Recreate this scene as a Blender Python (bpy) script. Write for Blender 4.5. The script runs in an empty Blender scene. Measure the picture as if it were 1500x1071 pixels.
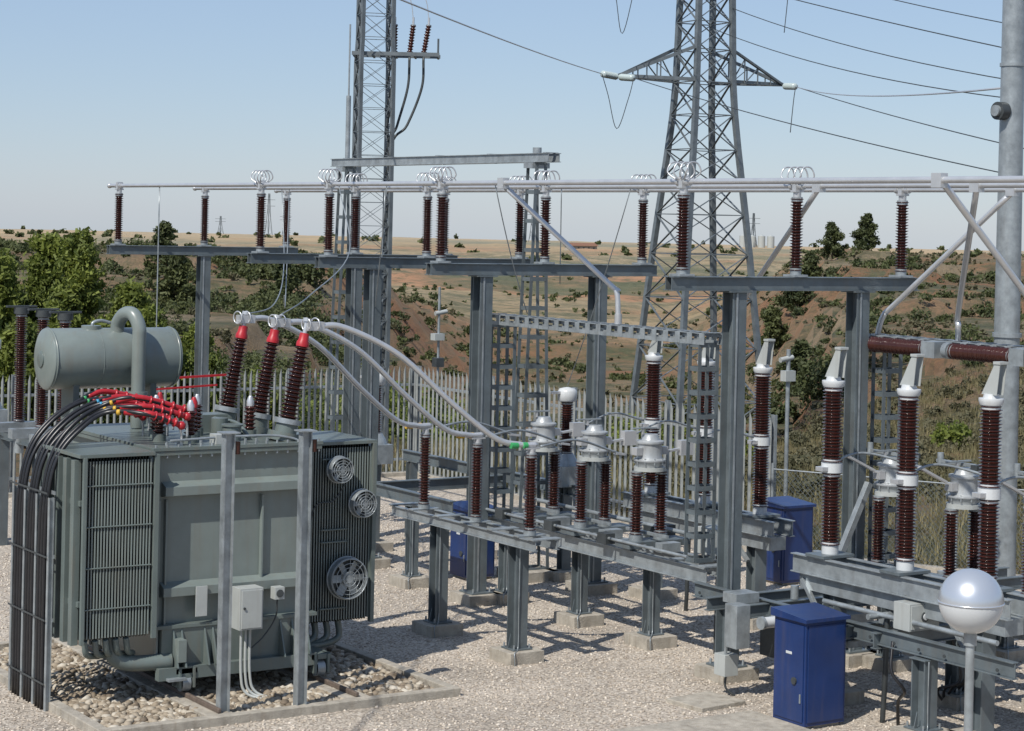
import bpy, math, random
import numpy as np
from mathutils import Vector, Matrix, noise as mnoise
random.seed(7); np.random.seed(7)
scene=bpy.context.scene
# ------------------------------------------------------------------ materials
def new_mat(name):
    m=bpy.data.materials.new(name); m.use_nodes=True
    nt=m.node_tree; b=nt.nodes['Principled BSDF']
    return m,nt,b
def paint(name,col,rough=0.45,metal=0.0,var=0.18,scale=3.0,bump=0.0,bscale=40,dirt=0.0):
    m,nt,b=new_mat(name); N=nt.nodes; L=nt.links
    tc=N.new('ShaderNodeTexCoord')
    n=N.new('ShaderNodeTexNoise'); n.inputs['Scale'].default_value=scale; n.inputs['Detail'].default_value=8; n.inputs['Roughness'].default_value=0.65
    L.new(tc.outputs['Object'],n.inputs['Vector'])
    r=N.new('ShaderNodeValToRGB'); e=r.color_ramp.elements
    e[0].position=0.3; e[1].position=0.7
    e[0].color=tuple(c*(1-var) for c in col)+(1,); e[1].color=tuple(min(1,c*(1+var)) for c in col)+(1,)
    L.new(n.outputs['Fac'],r.inputs['Fac']); out=r.outputs['Color']
    if dirt>0:
        mp=N.new('ShaderNodeMapping'); mp.inputs['Scale'].default_value=(9,9,0.7); L.new(tc.outputs['Object'],mp.inputs['Vector'])
        n2=N.new('ShaderNodeTexNoise'); n2.inputs['Scale'].default_value=1.4; n2.inputs['Detail'].default_value=6
        L.new(mp.outputs['Vector'],n2.inputs['Vector'])
        mr=N.new('ShaderNodeMapRange'); mr.inputs['From Min'].default_value=0.5; mr.inputs['From Max'].default_value=0.75; mr.inputs['To Max'].default_value=dirt
        L.new(n2.outputs['Fac'],mr.inputs['Value'])
        mx=N.new('ShaderNodeMixRGB'); mx.inputs['Color2'].default_value=(0.16,0.12,0.08,1); L.new(mr.outputs['Result'],mx.inputs['Fac']); L.new(out,mx.inputs['Color1']); out=mx.outputs['Color']
    L.new(out,b.inputs['Base Color'])
    b.inputs['Metallic'].default_value=metal
    rr=N.new('ShaderNodeMapRange'); rr.inputs['To Min'].default_value=max(0.05,rough-0.12); rr.inputs['To Max'].default_value=min(1,rough+0.12)
    L.new(n.outputs['Fac'],rr.inputs['Value']); L.new(rr.outputs['Result'],b.inputs['Roughness'])
    if bump>0:
        nb=N.new('ShaderNodeTexNoise'); nb.inputs['Scale'].default_value=bscale; nb.inputs['Detail'].default_value=5
        L.new(tc.outputs['Object'],nb.inputs['Vector'])
        bp=N.new('ShaderNodeBump'); bp.inputs['Strength'].default_value=bump; bp.inputs['Distance'].default_value=0.02
        L.new(nb.outputs['Fac'],bp.inputs['Height']); L.new(bp.outputs['Normal'],b.inputs['Normal'])
    return m
M={}
M['steel']=paint('painted_steel',(0.125,0.15,0.163),0.38,0.25,0.25,2.5,0.05,30,0.2)
M['galv']=paint('galvanised_steel',(0.29,0.32,0.335),0.36,0.4,0.28,6,0.04,60,0.15)
M['pale']=paint('galvanised_fence',(0.25,0.265,0.26),0.5,0.2,0.2,5)
M['galvl']=paint('galvanised_lattice',(0.15,0.17,0.18),0.40,0.35,0.25,3)
M['dark']=paint('dark_steel',(0.05,0.057,0.06),0.5,0.2,0.3,4)
M['alu']=paint('aluminium_tube',(0.55,0.56,0.57),0.32,0.55,0.08,4)
M['porc']=paint('brown_porcelain',(0.046,0.013,0.009),0.16,0.0,0.25,6)
M['green']=paint('transformer_paint',(0.118,0.145,0.138),0.34,0.0,0.14,1.6,0.03,12,0.30)
M['greenl']=paint('tank_paint',(0.165,0.195,0.185),0.32,0.0,0.14,1.6,0.02,12,0.22)
M['rad']=paint('radiator_paint',(0.035,0.043,0.040),0.4,0.0,0.15,2.0)
M['red']=paint('red_plastic',(0.36,0.014,0.02),0.4,0,0.2,10)
M['rub']=paint('black_rubber',(0.012,0.012,0.014),0.35,0,0.2,10)
M['white']=paint('white_enamel',(0.50,0.52,0.53),0.32,0,0.06,4,0,40,0.15)
M['head']=paint('aluminium_casting',(0.38,0.40,0.41),0.38,0.3,0.12,8,0.05,60,0.2)
M['lgrey']=paint('light_grey_box',(0.36,0.38,0.37),0.4,0,0.06,4,0,40,0.2)
M['blue']=paint('blue_paint',(0.010,0.030,0.115),0.36,0,0.15,2.5,0.02,10,0.12)
M['conc']=paint('concrete',(0.34,0.31,0.26),0.85,0,0.28,6,0.5,60,0.4)
M['yel']=paint('yellow_tape',(0.55,0.33,0.03),0.5)
M['blt']=paint('blue_tape',(0.03,0.25,0.42),0.5)
M['grt']=paint('green_tape',(0.04,0.3,0.10),0.5)
M['rust']=paint('rusty_rail',(0.13,0.10,0.08),0.7,0.2,0.3,20)
M['roof']=paint('clay_roof',(0.20,0.10,0.06),0.8,0,0.3,2)
M['bark']=paint('bark',(0.10,0.07,0.05),0.9,0,0.3,10,0.5,40)
def leafmat(name,c1,c2,scale,trans=0.25):
    m,nt,b=new_mat(name);N=nt.nodes;L=nt.links
    tc=N.new('ShaderNodeTexCoord');n=N.new('ShaderNodeTexNoise');n.inputs['Scale'].default_value=scale;n.inputs['Detail'].default_value=4
    L.new(tc.outputs['Object'],n.inputs['Vector'])
    g=N.new('ShaderNodeNewGeometry');ad=N.new('ShaderNodeMath');ad.operation='MULTIPLY_ADD';ad.inputs[1].default_value=.3;L.new(g.outputs['Random Per Island'],ad.inputs[0]);L.new(n.outputs['Fac'],ad.inputs[2])
    r=N.new('ShaderNodeValToRGB');e=r.color_ramp.elements;e[0].position=.42;e[1].position=.85;e[0].color=c1+(1,);e[1].color=c2+(1,)
    L.new(ad.outputs[0],r.inputs['Fac']);L.new(r.outputs['Color'],b.inputs['Base Color']);b.inputs['Roughness'].default_value=.7
    tr=N.new('ShaderNodeBsdfTranslucent');L.new(r.outputs['Color'],tr.inputs['Color'])
    mx=N.new('ShaderNodeMixShader');mx.inputs[0].default_value=trans
    L.new(b.outputs[0],mx.inputs[1]);L.new(tr.outputs[0],mx.inputs[2]);L.new(mx.outputs[0],N['Material Output'].inputs[0])
    return m
M['pine']=leafmat('pine_needles',(0.07,0.10,0.02),(0.22,0.26,0.05),1.2,.4)
M['shrub']=leafmat('shrub_leaves',(0.035,0.05,0.016),(0.10,0.115,0.038),.15)
M['scrub']=leafmat('dry_scrub',(0.06,0.062,0.028),(0.15,0.135,0.075),.08)
M['grass']=leafmat('dry_grass',(0.13,0.12,0.05),(0.26,0.22,0.11),.4)
# gravel
def gravel_mat(name,sc,cols,bstr,dist):
    m,nt,b=new_mat(name);N=nt.nodes;L=nt.links
    g=N.new('ShaderNodeNewGeometry')
    v=N.new('ShaderNodeTexVoronoi');v.inputs['Scale'].default_value=sc;L.new(g.outputs['Position'],v.inputs['Vector'])
    r=N.new('ShaderNodeValToRGB');els=r.color_ramp.elements
    sep=N.new('ShaderNodeSeparateColor');L.new(v.outputs['Color'],sep.inputs[0])
    L.new(sep.outputs[0],r.inputs['Fac'])
    els[0].color=cols[0]+(1,);els[1].color=cols[-1]+(1,)
    for i,c in enumerate(cols[1:-1]):
        e=els.new((i+1)/(len(cols)-1));e.color=c+(1,)
    n=N.new('ShaderNodeTexNoise');n.inputs['Scale'].default_value=.55;n.inputs['Detail'].default_value=7;L.new(g.outputs['Position'],n.inputs['Vector'])
    mr=N.new('ShaderNodeMapRange');mr.inputs['From Min'].default_value=.3;mr.inputs['From Max'].default_value=.7;mr.inputs['To Min'].default_value=.78;mr.inputs['To Max'].default_value=1.12
    L.new(n.outputs['Fac'],mr.inputs['Value'])
    mr2=N.new('ShaderNodeMapRange');mr2.inputs['From Min'].default_value=.35;mr2.inputs['From Max'].default_value=.8;mr2.inputs['To Min'].default_value=1;mr2.inputs['To Max'].default_value=.5  # crevice shade between stones, painted in as darker cell edges
    L.new(v.outputs['Distance'],mr2.inputs['Value'])
    mu=N.new('ShaderNodeMath');mu.operation='MULTIPLY';L.new(mr.outputs[0],mu.inputs[0]);L.new(mr2.outputs[0],mu.inputs[1])
    hsv=N.new('ShaderNodeHueSaturation');L.new(r.outputs['Color'],hsv.inputs['Color']);L.new(mu.outputs[0],hsv.inputs['Value'])
    L.new(hsv.outputs['Color'],b.inputs['Base Color']);b.inputs['Roughness'].default_value=.9
    bp=N.new('ShaderNodeBump');bp.invert=True;bp.inputs['Strength'].default_value=bstr;bp.inputs['Distance'].default_value=dist
    L.new(v.outputs['Distance'],bp.inputs['Height']);L.new(bp.outputs['Normal'],b.inputs['Normal'])
    return m
M['gravel']=gravel_mat('gravel',32,[(0.34,0.285,0.23),(0.52,0.455,0.375),(0.45,0.385,0.31),(0.62,0.56,0.48)],.6,.016)
M['pit']=gravel_mat('pit_gravel',12,[(0.12,0.095,0.07),(0.24,0.20,0.15),(0.31,0.265,0.21)],1,.05)
def stone_mat(name,c):
    m,nt,b=new_mat(name);N=nt.nodes;L=nt.links
    g=N.new('ShaderNodeNewGeometry');r=N.new('ShaderNodeValToRGB');L.new(g.outputs['Random Per Island'],r.inputs['Fac'])
    e=r.color_ramp.elements;e[0].color=c[0]+(1,);e[1].color=c[3]+(1,)
    a=e.new(.35);a.color=c[1]+(1,);a=e.new(.7);a.color=c[2]+(1,)
    L.new(r.outputs['Color'],b.inputs['Base Color']);b.inputs['Roughness'].default_value=.75
    return m
M['stone']=stone_mat('river_stone',[(.13,.10,.07),(.26,.21,.15),(.35,.30,.23),(.48,.44,.37)])
M['chip']=stone_mat('gravel_chip',[(.30,.25,.20),(.41,.355,.29),(.50,.44,.365),(.62,.56,.48)])
def terrain_mat():
    m,nt,b=new_mat('scrubland');N=nt.nodes;L=nt.links
    g=N.new('ShaderNodeNewGeometry')
    def noise(s,d=8,ro=.6):
        n=N.new('ShaderNodeTexNoise');n.inputs['Scale'].default_value=s;n.inputs['Detail'].default_value=d;n.inputs['Roughness'].default_value=ro
        L.new(g.outputs['Position'],n.inputs['Vector']);return n.outputs['Fac']
    def ramp(f,stops):
        r=N.new('ShaderNodeValToRGB');e=r.color_ramp.elements
        e[0].position=stops[0][0];e[0].color=stops[0][1]+(1,);e[1].position=stops[-1][0];e[1].color=stops[-1][1]+(1,)
        for p,c in stops[1:-1]:
            x=e.new(p);x.color=c+(1,)
        L.new(f,r.inputs['Fac']);return r.outputs['Color']
    def mix(f,a,c):
        x=N.new('ShaderNodeMixRGB');L.new(f,x.inputs['Fac']);L.new(a,x.inputs['Color1']);L.new(c,x.inputs['Color2']);return x.outputs['Color']
    def mr(f,a,c,lo=0,hi=1):
        x=N.new('ShaderNodeMapRange');x.inputs['From Min'].default_value=a;x.inputs['From Max'].default_value=c;x.inputs['To Min'].default_value=lo;x.inputs['To Max'].default_value=hi;L.new(f,x.inputs['Value']);return x.outputs[0]
    soil=ramp(noise(.03,10),[(.3,(.27,.10,.04)),(.45,(.28,.145,.07)),(.58,(.27,.19,.11)),(.72,(.34,.28,.18))])
    veg=ramp(noise(.5,10,.7),[(.3,(.04,.047,.018)),(.5,(.085,.09,.038)),(.7,(.15,.14,.07))])
    near=mix(mr(noise(.09,13,.78),.44,.54),veg,soil)
    near=mix(mr(noise(1.2,8,.7),.45,.6,0,.6),near,veg)
    # bare soil shows on the steeper eroded faces
    sx=N.new('ShaderNodeSeparateXYZ');L.new(g.outputs['True Normal'],sx.inputs[0])
    steep=mr(sx.outputs[2],.96,.86,0,.8);near=mix(steep,near,soil)
    fields=ramp(noise(.006,5,.55),[(.32,(.12,.125,.06)),(.40,(.40,.20,.10)),(.48,(.32,.24,.13)),(.55,(.38,.28,.16)),(.62,(.15,.145,.075)),(.7,(.40,.32,.20))])
    fields=mix(mr(noise(.035,12,.8),.47,.58,0,.85),fields,veg)
    fields=mix(mr(noise(.2,8,.7),.5,.6,0,.6),fields,veg)
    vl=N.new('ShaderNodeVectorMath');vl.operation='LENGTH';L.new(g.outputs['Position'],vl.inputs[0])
    col=mix(mr(vl.outputs['Value'],230,480),near,fields)
    far=ramp(noise(.0025,6,.6),[(.35,(.19,.18,.11)),(.5,(.42,.29,.15)),(.65,(.28,.24,.15))])
    col=mix(mr(vl.outputs['Value'],1100,1700),col,far)
    haze_col=N.new('ShaderNodeRGB');haze_col.outputs[0].default_value=(.36,.38,.39,1)
    col=mix(mr(vl.outputs['Value'],300,5000,0,.33),col,haze_col.outputs[0])  # aerial haze painted into the ground colour, growing with distance
    L.new(col,b.inputs['Base Color']);b.inputs['Roughness'].default_value=.95
    bp=N.new('ShaderNodeBump');bp.inputs['Strength'].default_value=1;bp.inputs['Distance'].default_value=.8
    L.new(noise(1.0,8,.75),bp.inputs['Height']);L.new(bp.outputs['Normal'],b.inputs['Normal'])
    return m
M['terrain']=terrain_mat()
# ------------------------------------------------------------------ mesh builder
class B:
    def __init__(s,name): s.name=name;s.v=[];s.f=[];s.m=[];s.sm=[];s.mats=[]
    def mi(s,k):
        if k not in s.mats: s.mats.append(k)
        return s.mats.index(k)
    def add(s,vs,fs,k,smooth=False):
        o=len(s.v);s.v.extend([tuple(x) for x in vs]);i=s.mi(k)
        for f in fs: s.f.append([o+j for j in f]);s.m.append(i);s.sm.append(smooth)
    def obox(s,c,ax,hs,k):
        c=Vector(c);vs=[]
        for z in(-1,1):
            for y in(-1,1):
                for x in(-1,1): vs.append(c+ax[0]*(x*hs[0])+ax[1]*(y*hs[1])+ax[2]*(z*hs[2]))
        s.add(vs,[(0,2,3,1),(4,5,7,6),(0,1,5,4),(2,6,7,3),(0,4,6,2),(1,3,7,5)],k)
    def box(s,x0,x1,y0,y1,z0,z1,k,rz=0):
        c=Vector(((x0+x1)/2,(y0+y1)/2,(z0+z1)/2));R=Matrix.Rotation(rz,3,'Z')
        s.obox(c,[R@Vector((1,0,0)),R@Vector((0,1,0)),Vector((0,0,1))],[abs(x1-x0)/2,abs(y1-y0)/2,abs(z1-z0)/2],k)
    def frame(s,p,q,side=None):
        p=Vector(p);q=Vector(q);d=(q-p);l=d.length;d.normalize()
        if side is None: side=Vector((0,0,1)) if abs(d.z)<.9 else Vector((1,0,0))
        side=Vector(side);a=side-d*side.dot(d);a.normalize();b=d.cross(a);return p,q,d,l,a,b
    def bar(s,p,q,w,h,k,side=None):   # h along 'side' axis
        p,q,d,l,a,b=s.frame(p,q,side);s.obox((p+q)/2,[b,a,d],[w/2,h/2,l/2],k)
    def hbeam(s,p,q,w,h,k,side=None,t=.014): # flanges normal to side axis
        p,q,d,l,a,b=s.frame(p,q,side);c=(p+q)/2
        s.obox(c+a*(h/2-t/2),[b,a,d],[w/2,t/2,l/2],k);s.obox(c-a*(h/2-t/2),[b,a,d],[w/2,t/2,l/2],k)
        s.obox(c,[b,a,d],[t/2,h/2-t-.0005,l/2-.001],k)
    def ang(s,p,q,w,k,side=None,t=.008): # L angle
        p,q,d,l,a,b=s.frame(p,q,side);c=(p+q)/2
        s.obox(c,[b,a,d],[w/2,t/2,l/2],k);s.obox(c-b*(w/2-t/2)+a*(w/2+t/2),[b,a,d],[t/2,w/2,l/2],k)
    def lathe(s,p,q,prof,k,n=16,smooth=True,caps=True):
        p,q,d,l,a,b=s.frame(p,q);vs=[];fs=[]
        for t,r in prof:
            c=p+d*(t*l)
            for i in range(n):
                w=2*math.pi*i/n;vs.append(c+(a*math.cos(w)+b*math.sin(w))*r)
        for j in range(len(prof)-1):
            for i in range(n):
                i2=(i+1)%n;fs.append((j*n+i,j*n+i2,(j+1)*n+i2,(j+1)*n+i))
        s.add(vs,fs,k,smooth)
        if caps:
            s.add(vs[:n],[tuple(reversed(range(n)))],k);s.add(vs[-n:],[tuple(range(n))],k)
    def cyl(s,p,q,r,k,n=14,r2=None): s.lathe(p,q,[(0,r),(1,r if r2 is None else r2)],k,n)
    def tube(s,pts,r,k,n=8,sub=8,cat=True):
        P=[Vector(x) for x in pts]
        if cat and len(P)>2:
            Q=[P[0]*2-P[1]]+P+[P[-1]*2-P[-2]];O=[]
            for i in range(1,len(Q)-2):
                for j in range(sub):
                    t=j/sub;a,b,c,d=Q[i-1],Q[i],Q[i+1],Q[i+2]
                    O.append(.5*((2*b)+(c-a)*t+(2*a-5*b+4*c-d)*t*t+(3*b-a-3*c+d)*t**3))
            O.append(P[-1]);P=O
        vs=[];fs=[];prev=None
        for i,p in enumerate(P):
            d=(P[min(i+1,len(P)-1)]-P[max(i-1,0)]).normalized()
            if prev is None:
                u=Vector((0,0,1)) if abs(d.z)<.9 else Vector((1,0,0))
            else: u=prev
            a=(u-d*u.dot(d)).normalized();prev=a;b=d.cross(a)
            for j in range(n):
                w=2*math.pi*j/n;vs.append(p+(a*math.cos(w)+b*math.sin(w))*r)
        for i in range(len(P)-1):
            for j in range(n):
                j2=(j+1)%n;fs.append((i*n+j,i*n+j2,(i+1)*n+j2,(i+1)*n+j))
        fs.append(tuple(reversed(range(n))));fs.append(tuple((len(P)-1)*n+j for j in range(n)))
        s.add(vs,fs,k,True)
    def insul(s,p,q,r,k='porc',pitch=.036,core=.6,n=16,cap=True,capm='galv'):
        L=(Vector(q)-Vector(p)).length;ns=max(3,int(L/pitch));prof=[(0,r*core)]
        for i in range(ns):
            t0=(i+.15)/ns;rr=r*(1 if i%2==0 else .93)
            prof+= [(t0,r*core),((i+.55)/ns,rr),((i+.68)/ns,rr),((i+.78)/ns,r*core)]
        prof.append((1,r*core));s.lathe(p,q,prof,k,n)
        if cap:
            P,Q,d,l,a,b=s.frame(p,q)
            s.cyl(P-d*.01,P+d*.045,r*.82,capm,n);s.cyl(Q-d*.045,Q+d*.01,r*.82,capm,n)
    def torus(s,c,nrm,R,r,k,n=20,m=6,arc=1.0):
        c=Vector(c);nrm=Vector(nrm).normalized();u=Vector((0,0,1)) if abs(nrm.z)<.9 else Vector((1,0,0))
        a=(u-nrm*u.dot(nrm)).normalized();b=nrm.cross(a);vs=[];fs=[];N=n
        for i in range(N):
            w=2*math.pi*i/n;o=a*math.cos(w)+b*math.sin(w)
            for j in range(m):
                x=2*math.pi*j/m;vs.append(c+o*(R+r*math.cos(x))+nrm*(r*math.sin(x)))
        for i in range(n):
            i2=(i+1)%N
            for j in range(m):
                j2=(j+1)%m;fs.append((i*m+j,i2*m+j,i2*m+j2,i*m+j2))
        s.add(vs,fs,k,True)
    def sphere(s,c,r,k,n=24,m=12,t0=0,t1=1,sz=1):
        vs=[];fs=[];c=Vector(c)
        for i in range(m+1):
            th=math.pi*(t0+(t1-t0)*i/m)
            for j in range(n):
                w=2*math.pi*j/n;vs.append(c+Vector((math.sin(th)*math.cos(w),math.sin(th)*math.sin(w),math.cos(th)*sz))*r)
        for i in range(m):
            for j in range(n):
                j2=(j+1)%n;fs.append((i*n+j,(i+1)*n+j,(i+1)*n+j2,i*n+j2))
        s.add(vs,fs,k,True)
    def done(s,bevel=0):
        me=bpy.data.meshes.new(s.name);me.from_pydata(s.v,[],s.f);
        for k in s.mats: me.materials.append(M[k])
        me.polygons.foreach_set('material_index',s.m);me.polygons.foreach_set('use_smooth',s.sm);me.update()
        o=bpy.data.objects.new(s.name,me);scene.collection.objects.link(o)
        if bevel>0:
            bm=o.modifiers.new('bev','BEVEL');bm.width=bevel;bm.segments=2;bm.limit_method='ANGLE';bm.angle_limit=math.radians(50)
        return o
CA,SA=math.cos(math.radians(33)),math.sin(math.radians(33))
def site(X,Y,z=0): return (CA*X+SA*Y,-SA*X+CA*Y,z)
def V(*a): return Vector(a)
# ------------------------------------------------------------------ terrain
def sstep(a,b,x):
    t=min(1,max(0,(x-a)/(b-a)));return t*t*(3-2*t)
ZC=[(0,0),(40,0),(50,-.8),(90,-5),(150,-10),(250,-14),(500,-16),(900,-14),(1400,-11.6),(2000,-12.2),(6000,-47),(9000,-73)]
ZL=[(0,0),(40,-.1),(60,-.9),(120,-1.4),(160,-.9),(200,.5),(235,.6),(400,-9),(700,-14)]
ZR=[(0,0),(36,-.2),(70,-.8),(150,-1),(300,1.2),(340,1.3),(520,-7),(800,-13)]
def itp(T,x):
    for i in range(len(T)-1):
        if x<=T[i+1][0]:
            t=(x-T[i][0])/(T[i+1][0]-T[i][0]);return T[i][1]+(T[i+1][1]-T[i][1])*t
    return T[-1][1]
def outside(a,b):
    e=a-22.8-max(0,26.9-b)*.52
    return max(e,b-38.9)
def height(a,b):
    X=CA*a-SA*b;Y=SA*a+CA*b
    d=outside(a,b)
    if d<=0 and a>-60: return -.06
    R=math.hypot(a,b);Yp=max(Y,R*.75) if Y<R*.75 else Y
    c=itp(ZC,Yp);q=(X-.045*Yp)/(6+.05*Yp)
    l=sstep(-.6,-1.8,q);r=sstep(.45,1.6,q)
    fl=1-sstep(400,700,Yp)
    z=c+(itp(ZL,Yp)-c)*l*(fl if Yp>400 else 1)+(itp(ZR,Yp)-c)*r*(1-sstep(520,800,Yp))
    w=sstep(0,14,d)
    n=mnoise.fractal(Vector((a*.012,b*.012,0)),.8,2.1,5)*min(3.0,.012*Yp)+mnoise.fractal(Vector((a*.09,b*.09,3)),.8,2.1,3)*min(.5,.003*Yp)
    if 60<Yp<420:  # eroded terraces on the slopes
        k=min(1,(Yp-60)/40)*min(1,(420-Yp)/80);zz=(z+n)/1.5;fz=zz-math.floor(zz);n+=k*1.5*.85*(sstep(.36,.64,fz)-fz)
    if Yp>1300: n*=.35+.65*max(0,1-(Yp-1300)/500)
    return -.06*(1-w)+w*(z+n)
def build_terrain():
    rs=[8]
    while rs[-1]<9000: rs.append(rs[-1]*1.02)
    c0=math.radians(57) # heading of the open valley
    an=[];x=-50
    while x<=50: an.append(x);x+=(.25 if abs(x)<18 else .8)
    y=54
    while y<=306: an.append(y);y+=4
    A=[c0-math.radians(t) for t in an];n=len(A);vs=[(0,0,-.06)];fs=[]
    for r in rs:
        for t in A:
            a=r*math.cos(t);b=r*math.sin(t);vs.append((a,b,height(a,b)))
    for j in range(n): fs.append((0,1+(j+1)%n,1+j))
    for i in range(len(rs)-1):
        for j in range(n):
            j2=(j+1)%n;fs.append((1+i*n+j,1+i*n+j2,1+(i+1)*n+j2,1+(i+1)*n+j))
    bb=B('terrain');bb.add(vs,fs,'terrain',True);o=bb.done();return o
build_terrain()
yd=B('gravel_yard')
poly=[(-30,-20),(40,-20),(32.8,7.6),(25.65,21.4),(22.8,26.9),(22.8,38.8),(-30,38.8)]
yd.add([(x,y,0) for x,y in poly],[tuple(range(len(poly)))],'gravel');yd.done()
# loose gravel
def rocks(name,n,fpos,smin,smax,mat,flat=.6):
    import bmesh
    bm=bmesh.new();bmesh.ops.create_icosphere(bm,subdivisions=1,radius=1);base=np.array([v.co[:] for v in bm.verts]);fc=np.array([[v.index for v in f.verts] for f in bm.faces]);bm.free()
    nv=len(base);P=np.array([fpos() for _ in range(n)]);S=np.random.uniform(smin,smax,n)
    ang=np.random.uniform(0,6.28,n);V_=np.repeat(base[None],n,0)*(1+np.random.uniform(-.22,.22,(n,nv,1)))
    sc=np.stack([np.random.uniform(.8,1.3,n),np.random.uniform(.6,1,n),np.random.uniform(.45,.75,n)],1)
    V_=V_*sc[:,None,:]*S[:,None,None]
    tl=np.random.uniform(-.5,.5,n);c,s=np.cos(tl)[:,None],np.sin(tl)[:,None];x,z=V_[:,:,0].copy(),V_[:,:,2].copy();V_[:,:,0]=x*c-z*s;V_[:,:,2]=x*s+z*c
    c,s=np.cos(ang)[:,None],np.sin(ang)[:,None];x,y=V_[:,:,0].copy(),V_[:,:,1].copy();V_[:,:,0]=x*c-y*s;V_[:,:,1]=x*s+y*c
    V_=V_+P[:,None,:];V_=V_.reshape(-1,3);F=(fc[None]+np.arange(n)[:,None,None]*nv).reshape(-1,3)
    me=bpy.data.meshes.new(name);me.vertices.add(len(V_));me.vertices.foreach_set('co',V_.ravel().astype(np.float32))
    me.loops.add(F.size);me.loops.foreach_set('vertex_index',F.ravel().astype(np.int32));me.polygons.add(len(F));me.polygons.foreach_set('loop_start',np.arange(0,F.size,3,dtype=np.int32))
    me.polygons.foreach_set('use_smooth',np.ones(len(F),bool));me.update(calc_edges=True);me.materials.append(M[mat])
    o=bpy.data.objects.new(name,me);scene.collection.objects.link(o);return o
PA0,PA1,PB0,PB1=8.45,12.6,20.6,25.2
rocks('river_stones',9000,lambda:(random.uniform(PA0+.05,PA1-.05),random.uniform(PB0+.05,PB1-.1),random.uniform(.01,.06)),.03,.075,'stone')
def gp():
    while 1:
        X=random.uniform(-8,9);Y=random.uniform(20,40);a,b,_=site(X,Y)
        if abs(X)<.27*Y and a<22.5 and b<38.5 and outside(a,b)<-.3 and not(PA0-.1<a<PA1+.1 and PB0-.1<b<PB1+.1): return (a,b,.004)
rocks('loose_gravel',34000,gp,.009,.022,'chip')
# pit kerb
k=B('transformer_pit_kerb')
t=.13
k.box(PA0-t,PA1+t,PB0-t,PB0,-.05,.10,'conc');k.box(PA0-t,PA1+t,PB1,PB1+t,-.05,.10,'conc')
k.box(PA0-t,PA0,PB0,PB1,-.05,.10,'conc');k.box(PA1,PA1+t,PB0,PB1,-.05,.10,'conc')
for x in(9.75,11.45):
    k.box(x-.16,x+.16,PB0,PB1,-.05,.095,'conc');k.box(x-.022,x+.022,PB0+.02,PB1-.02,.095,.15,'rust')
k.done(.01)
p=B('pit_gravel_bed');p.add([(PA0,PB0,.008),(PA1,PB0,.008),(PA1,PB1,.008),(PA0,PB1,.008)],[(0,1,2,3)],'pit');p.done()
s=B('concrete_cover');s.box(15.05-.35,15.05+.35,18.85-.3,18.85+.3,-.02,.05,'conc',.1);s.done(.01)
s=B('concrete_path');s.box(13.2,15.2,12,18.2,-.03,.045,'conc',0);s.done(.01)
# ------------------------------------------------------------------ fences
def palisade(P,Q,name,sp=.135,pw=.033):
    f=B(name);P=Vector(P);Q=Vector(Q);d=(Q-P);L=d.length;d.normalize();nn=Vector((-d.y,d.x,0));n=int(L/sp)
    for i in range(n+1):
        c=P+d*(i*sp+random.uniform(-.006,.006));w=pw;dz=random.uniform(-.012,.012)
        for sg in(-1,1):
            a0=c+nn*.018;b0=c+d*(sg*w)
            vs=[a0+V(0,0,.08),b0+V(0,0,.08),b0+V(0,0,2.22+dz),a0+V(0,0,2.36+dz)]
            f.add(vs,[(0,1,2,3)] if sg>0 else [(3,2,1,0)],'pale')
    for z in(.35,1.95):
        f.bar(P+V(0,0,z)+nn*-.03,Q+V(0,0,z)+nn*-.03,.05,.05,'galv')
    m=int(L/2.75)
    for i in range(m+1):
        c=P+d*(L*i/m)-nn*.09;f.hbeam(c,c+V(0,0,2.35),.06,.1,'galv',side=(d.x,d.y,0),t=.006)
    f.bar(P+V(0,0,.03),Q+V(0,0,.03),.25,.1,'conc')
    f.done()
palisade((22.8,27,0),(22.8,38.8,0),'palisade_fence',.17,.042)
palisade((22.8,38.8,0),(2,38.8,0),'palisade_fence',.135,.03)
f=B('chain_link_fence')
def chain(P,Q,H):
    P=Vector(P);Q=Vector(Q);d=Q-P;L=d.length;d.normalize()
    n=int((L+H)/.09)
    for i in range(n):
        for sg in(1,-1):
            x0=-H+i*.09;x1=x0+H;z0,z1=(0,H)
            if x0<0: z0+=-x0;x0=0
            if x1>L: z1-=(x1-L);x1=L
            if z1-z0<.02: continue
            if sg<0: a=P+d*(L-x0);b=P+d*(L-x1)
            else: a=P+d*x0;b=P+d*x1
            f.bar(a+V(0,0,z0+.1),b+V(0,0,z1+.1),.004,.004,'steel')
    m=int(L/2.6)
    for i in range(m+1):
        c=P+d*(L*i/m);f.cyl(c,c+V(0,0,H+.2),.025,'galv',8)
    f.cyl(P+V(0,0,H+.1),Q+V(0,0,H+.1),.012,'galv',6)
    f.bar(P+V(0,0,.02),Q+V(0,0,.02),.2,.16,'conc')
chain((22.8,26.9,0),(28.6,15.6,0),1.35);f.done()
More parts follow.
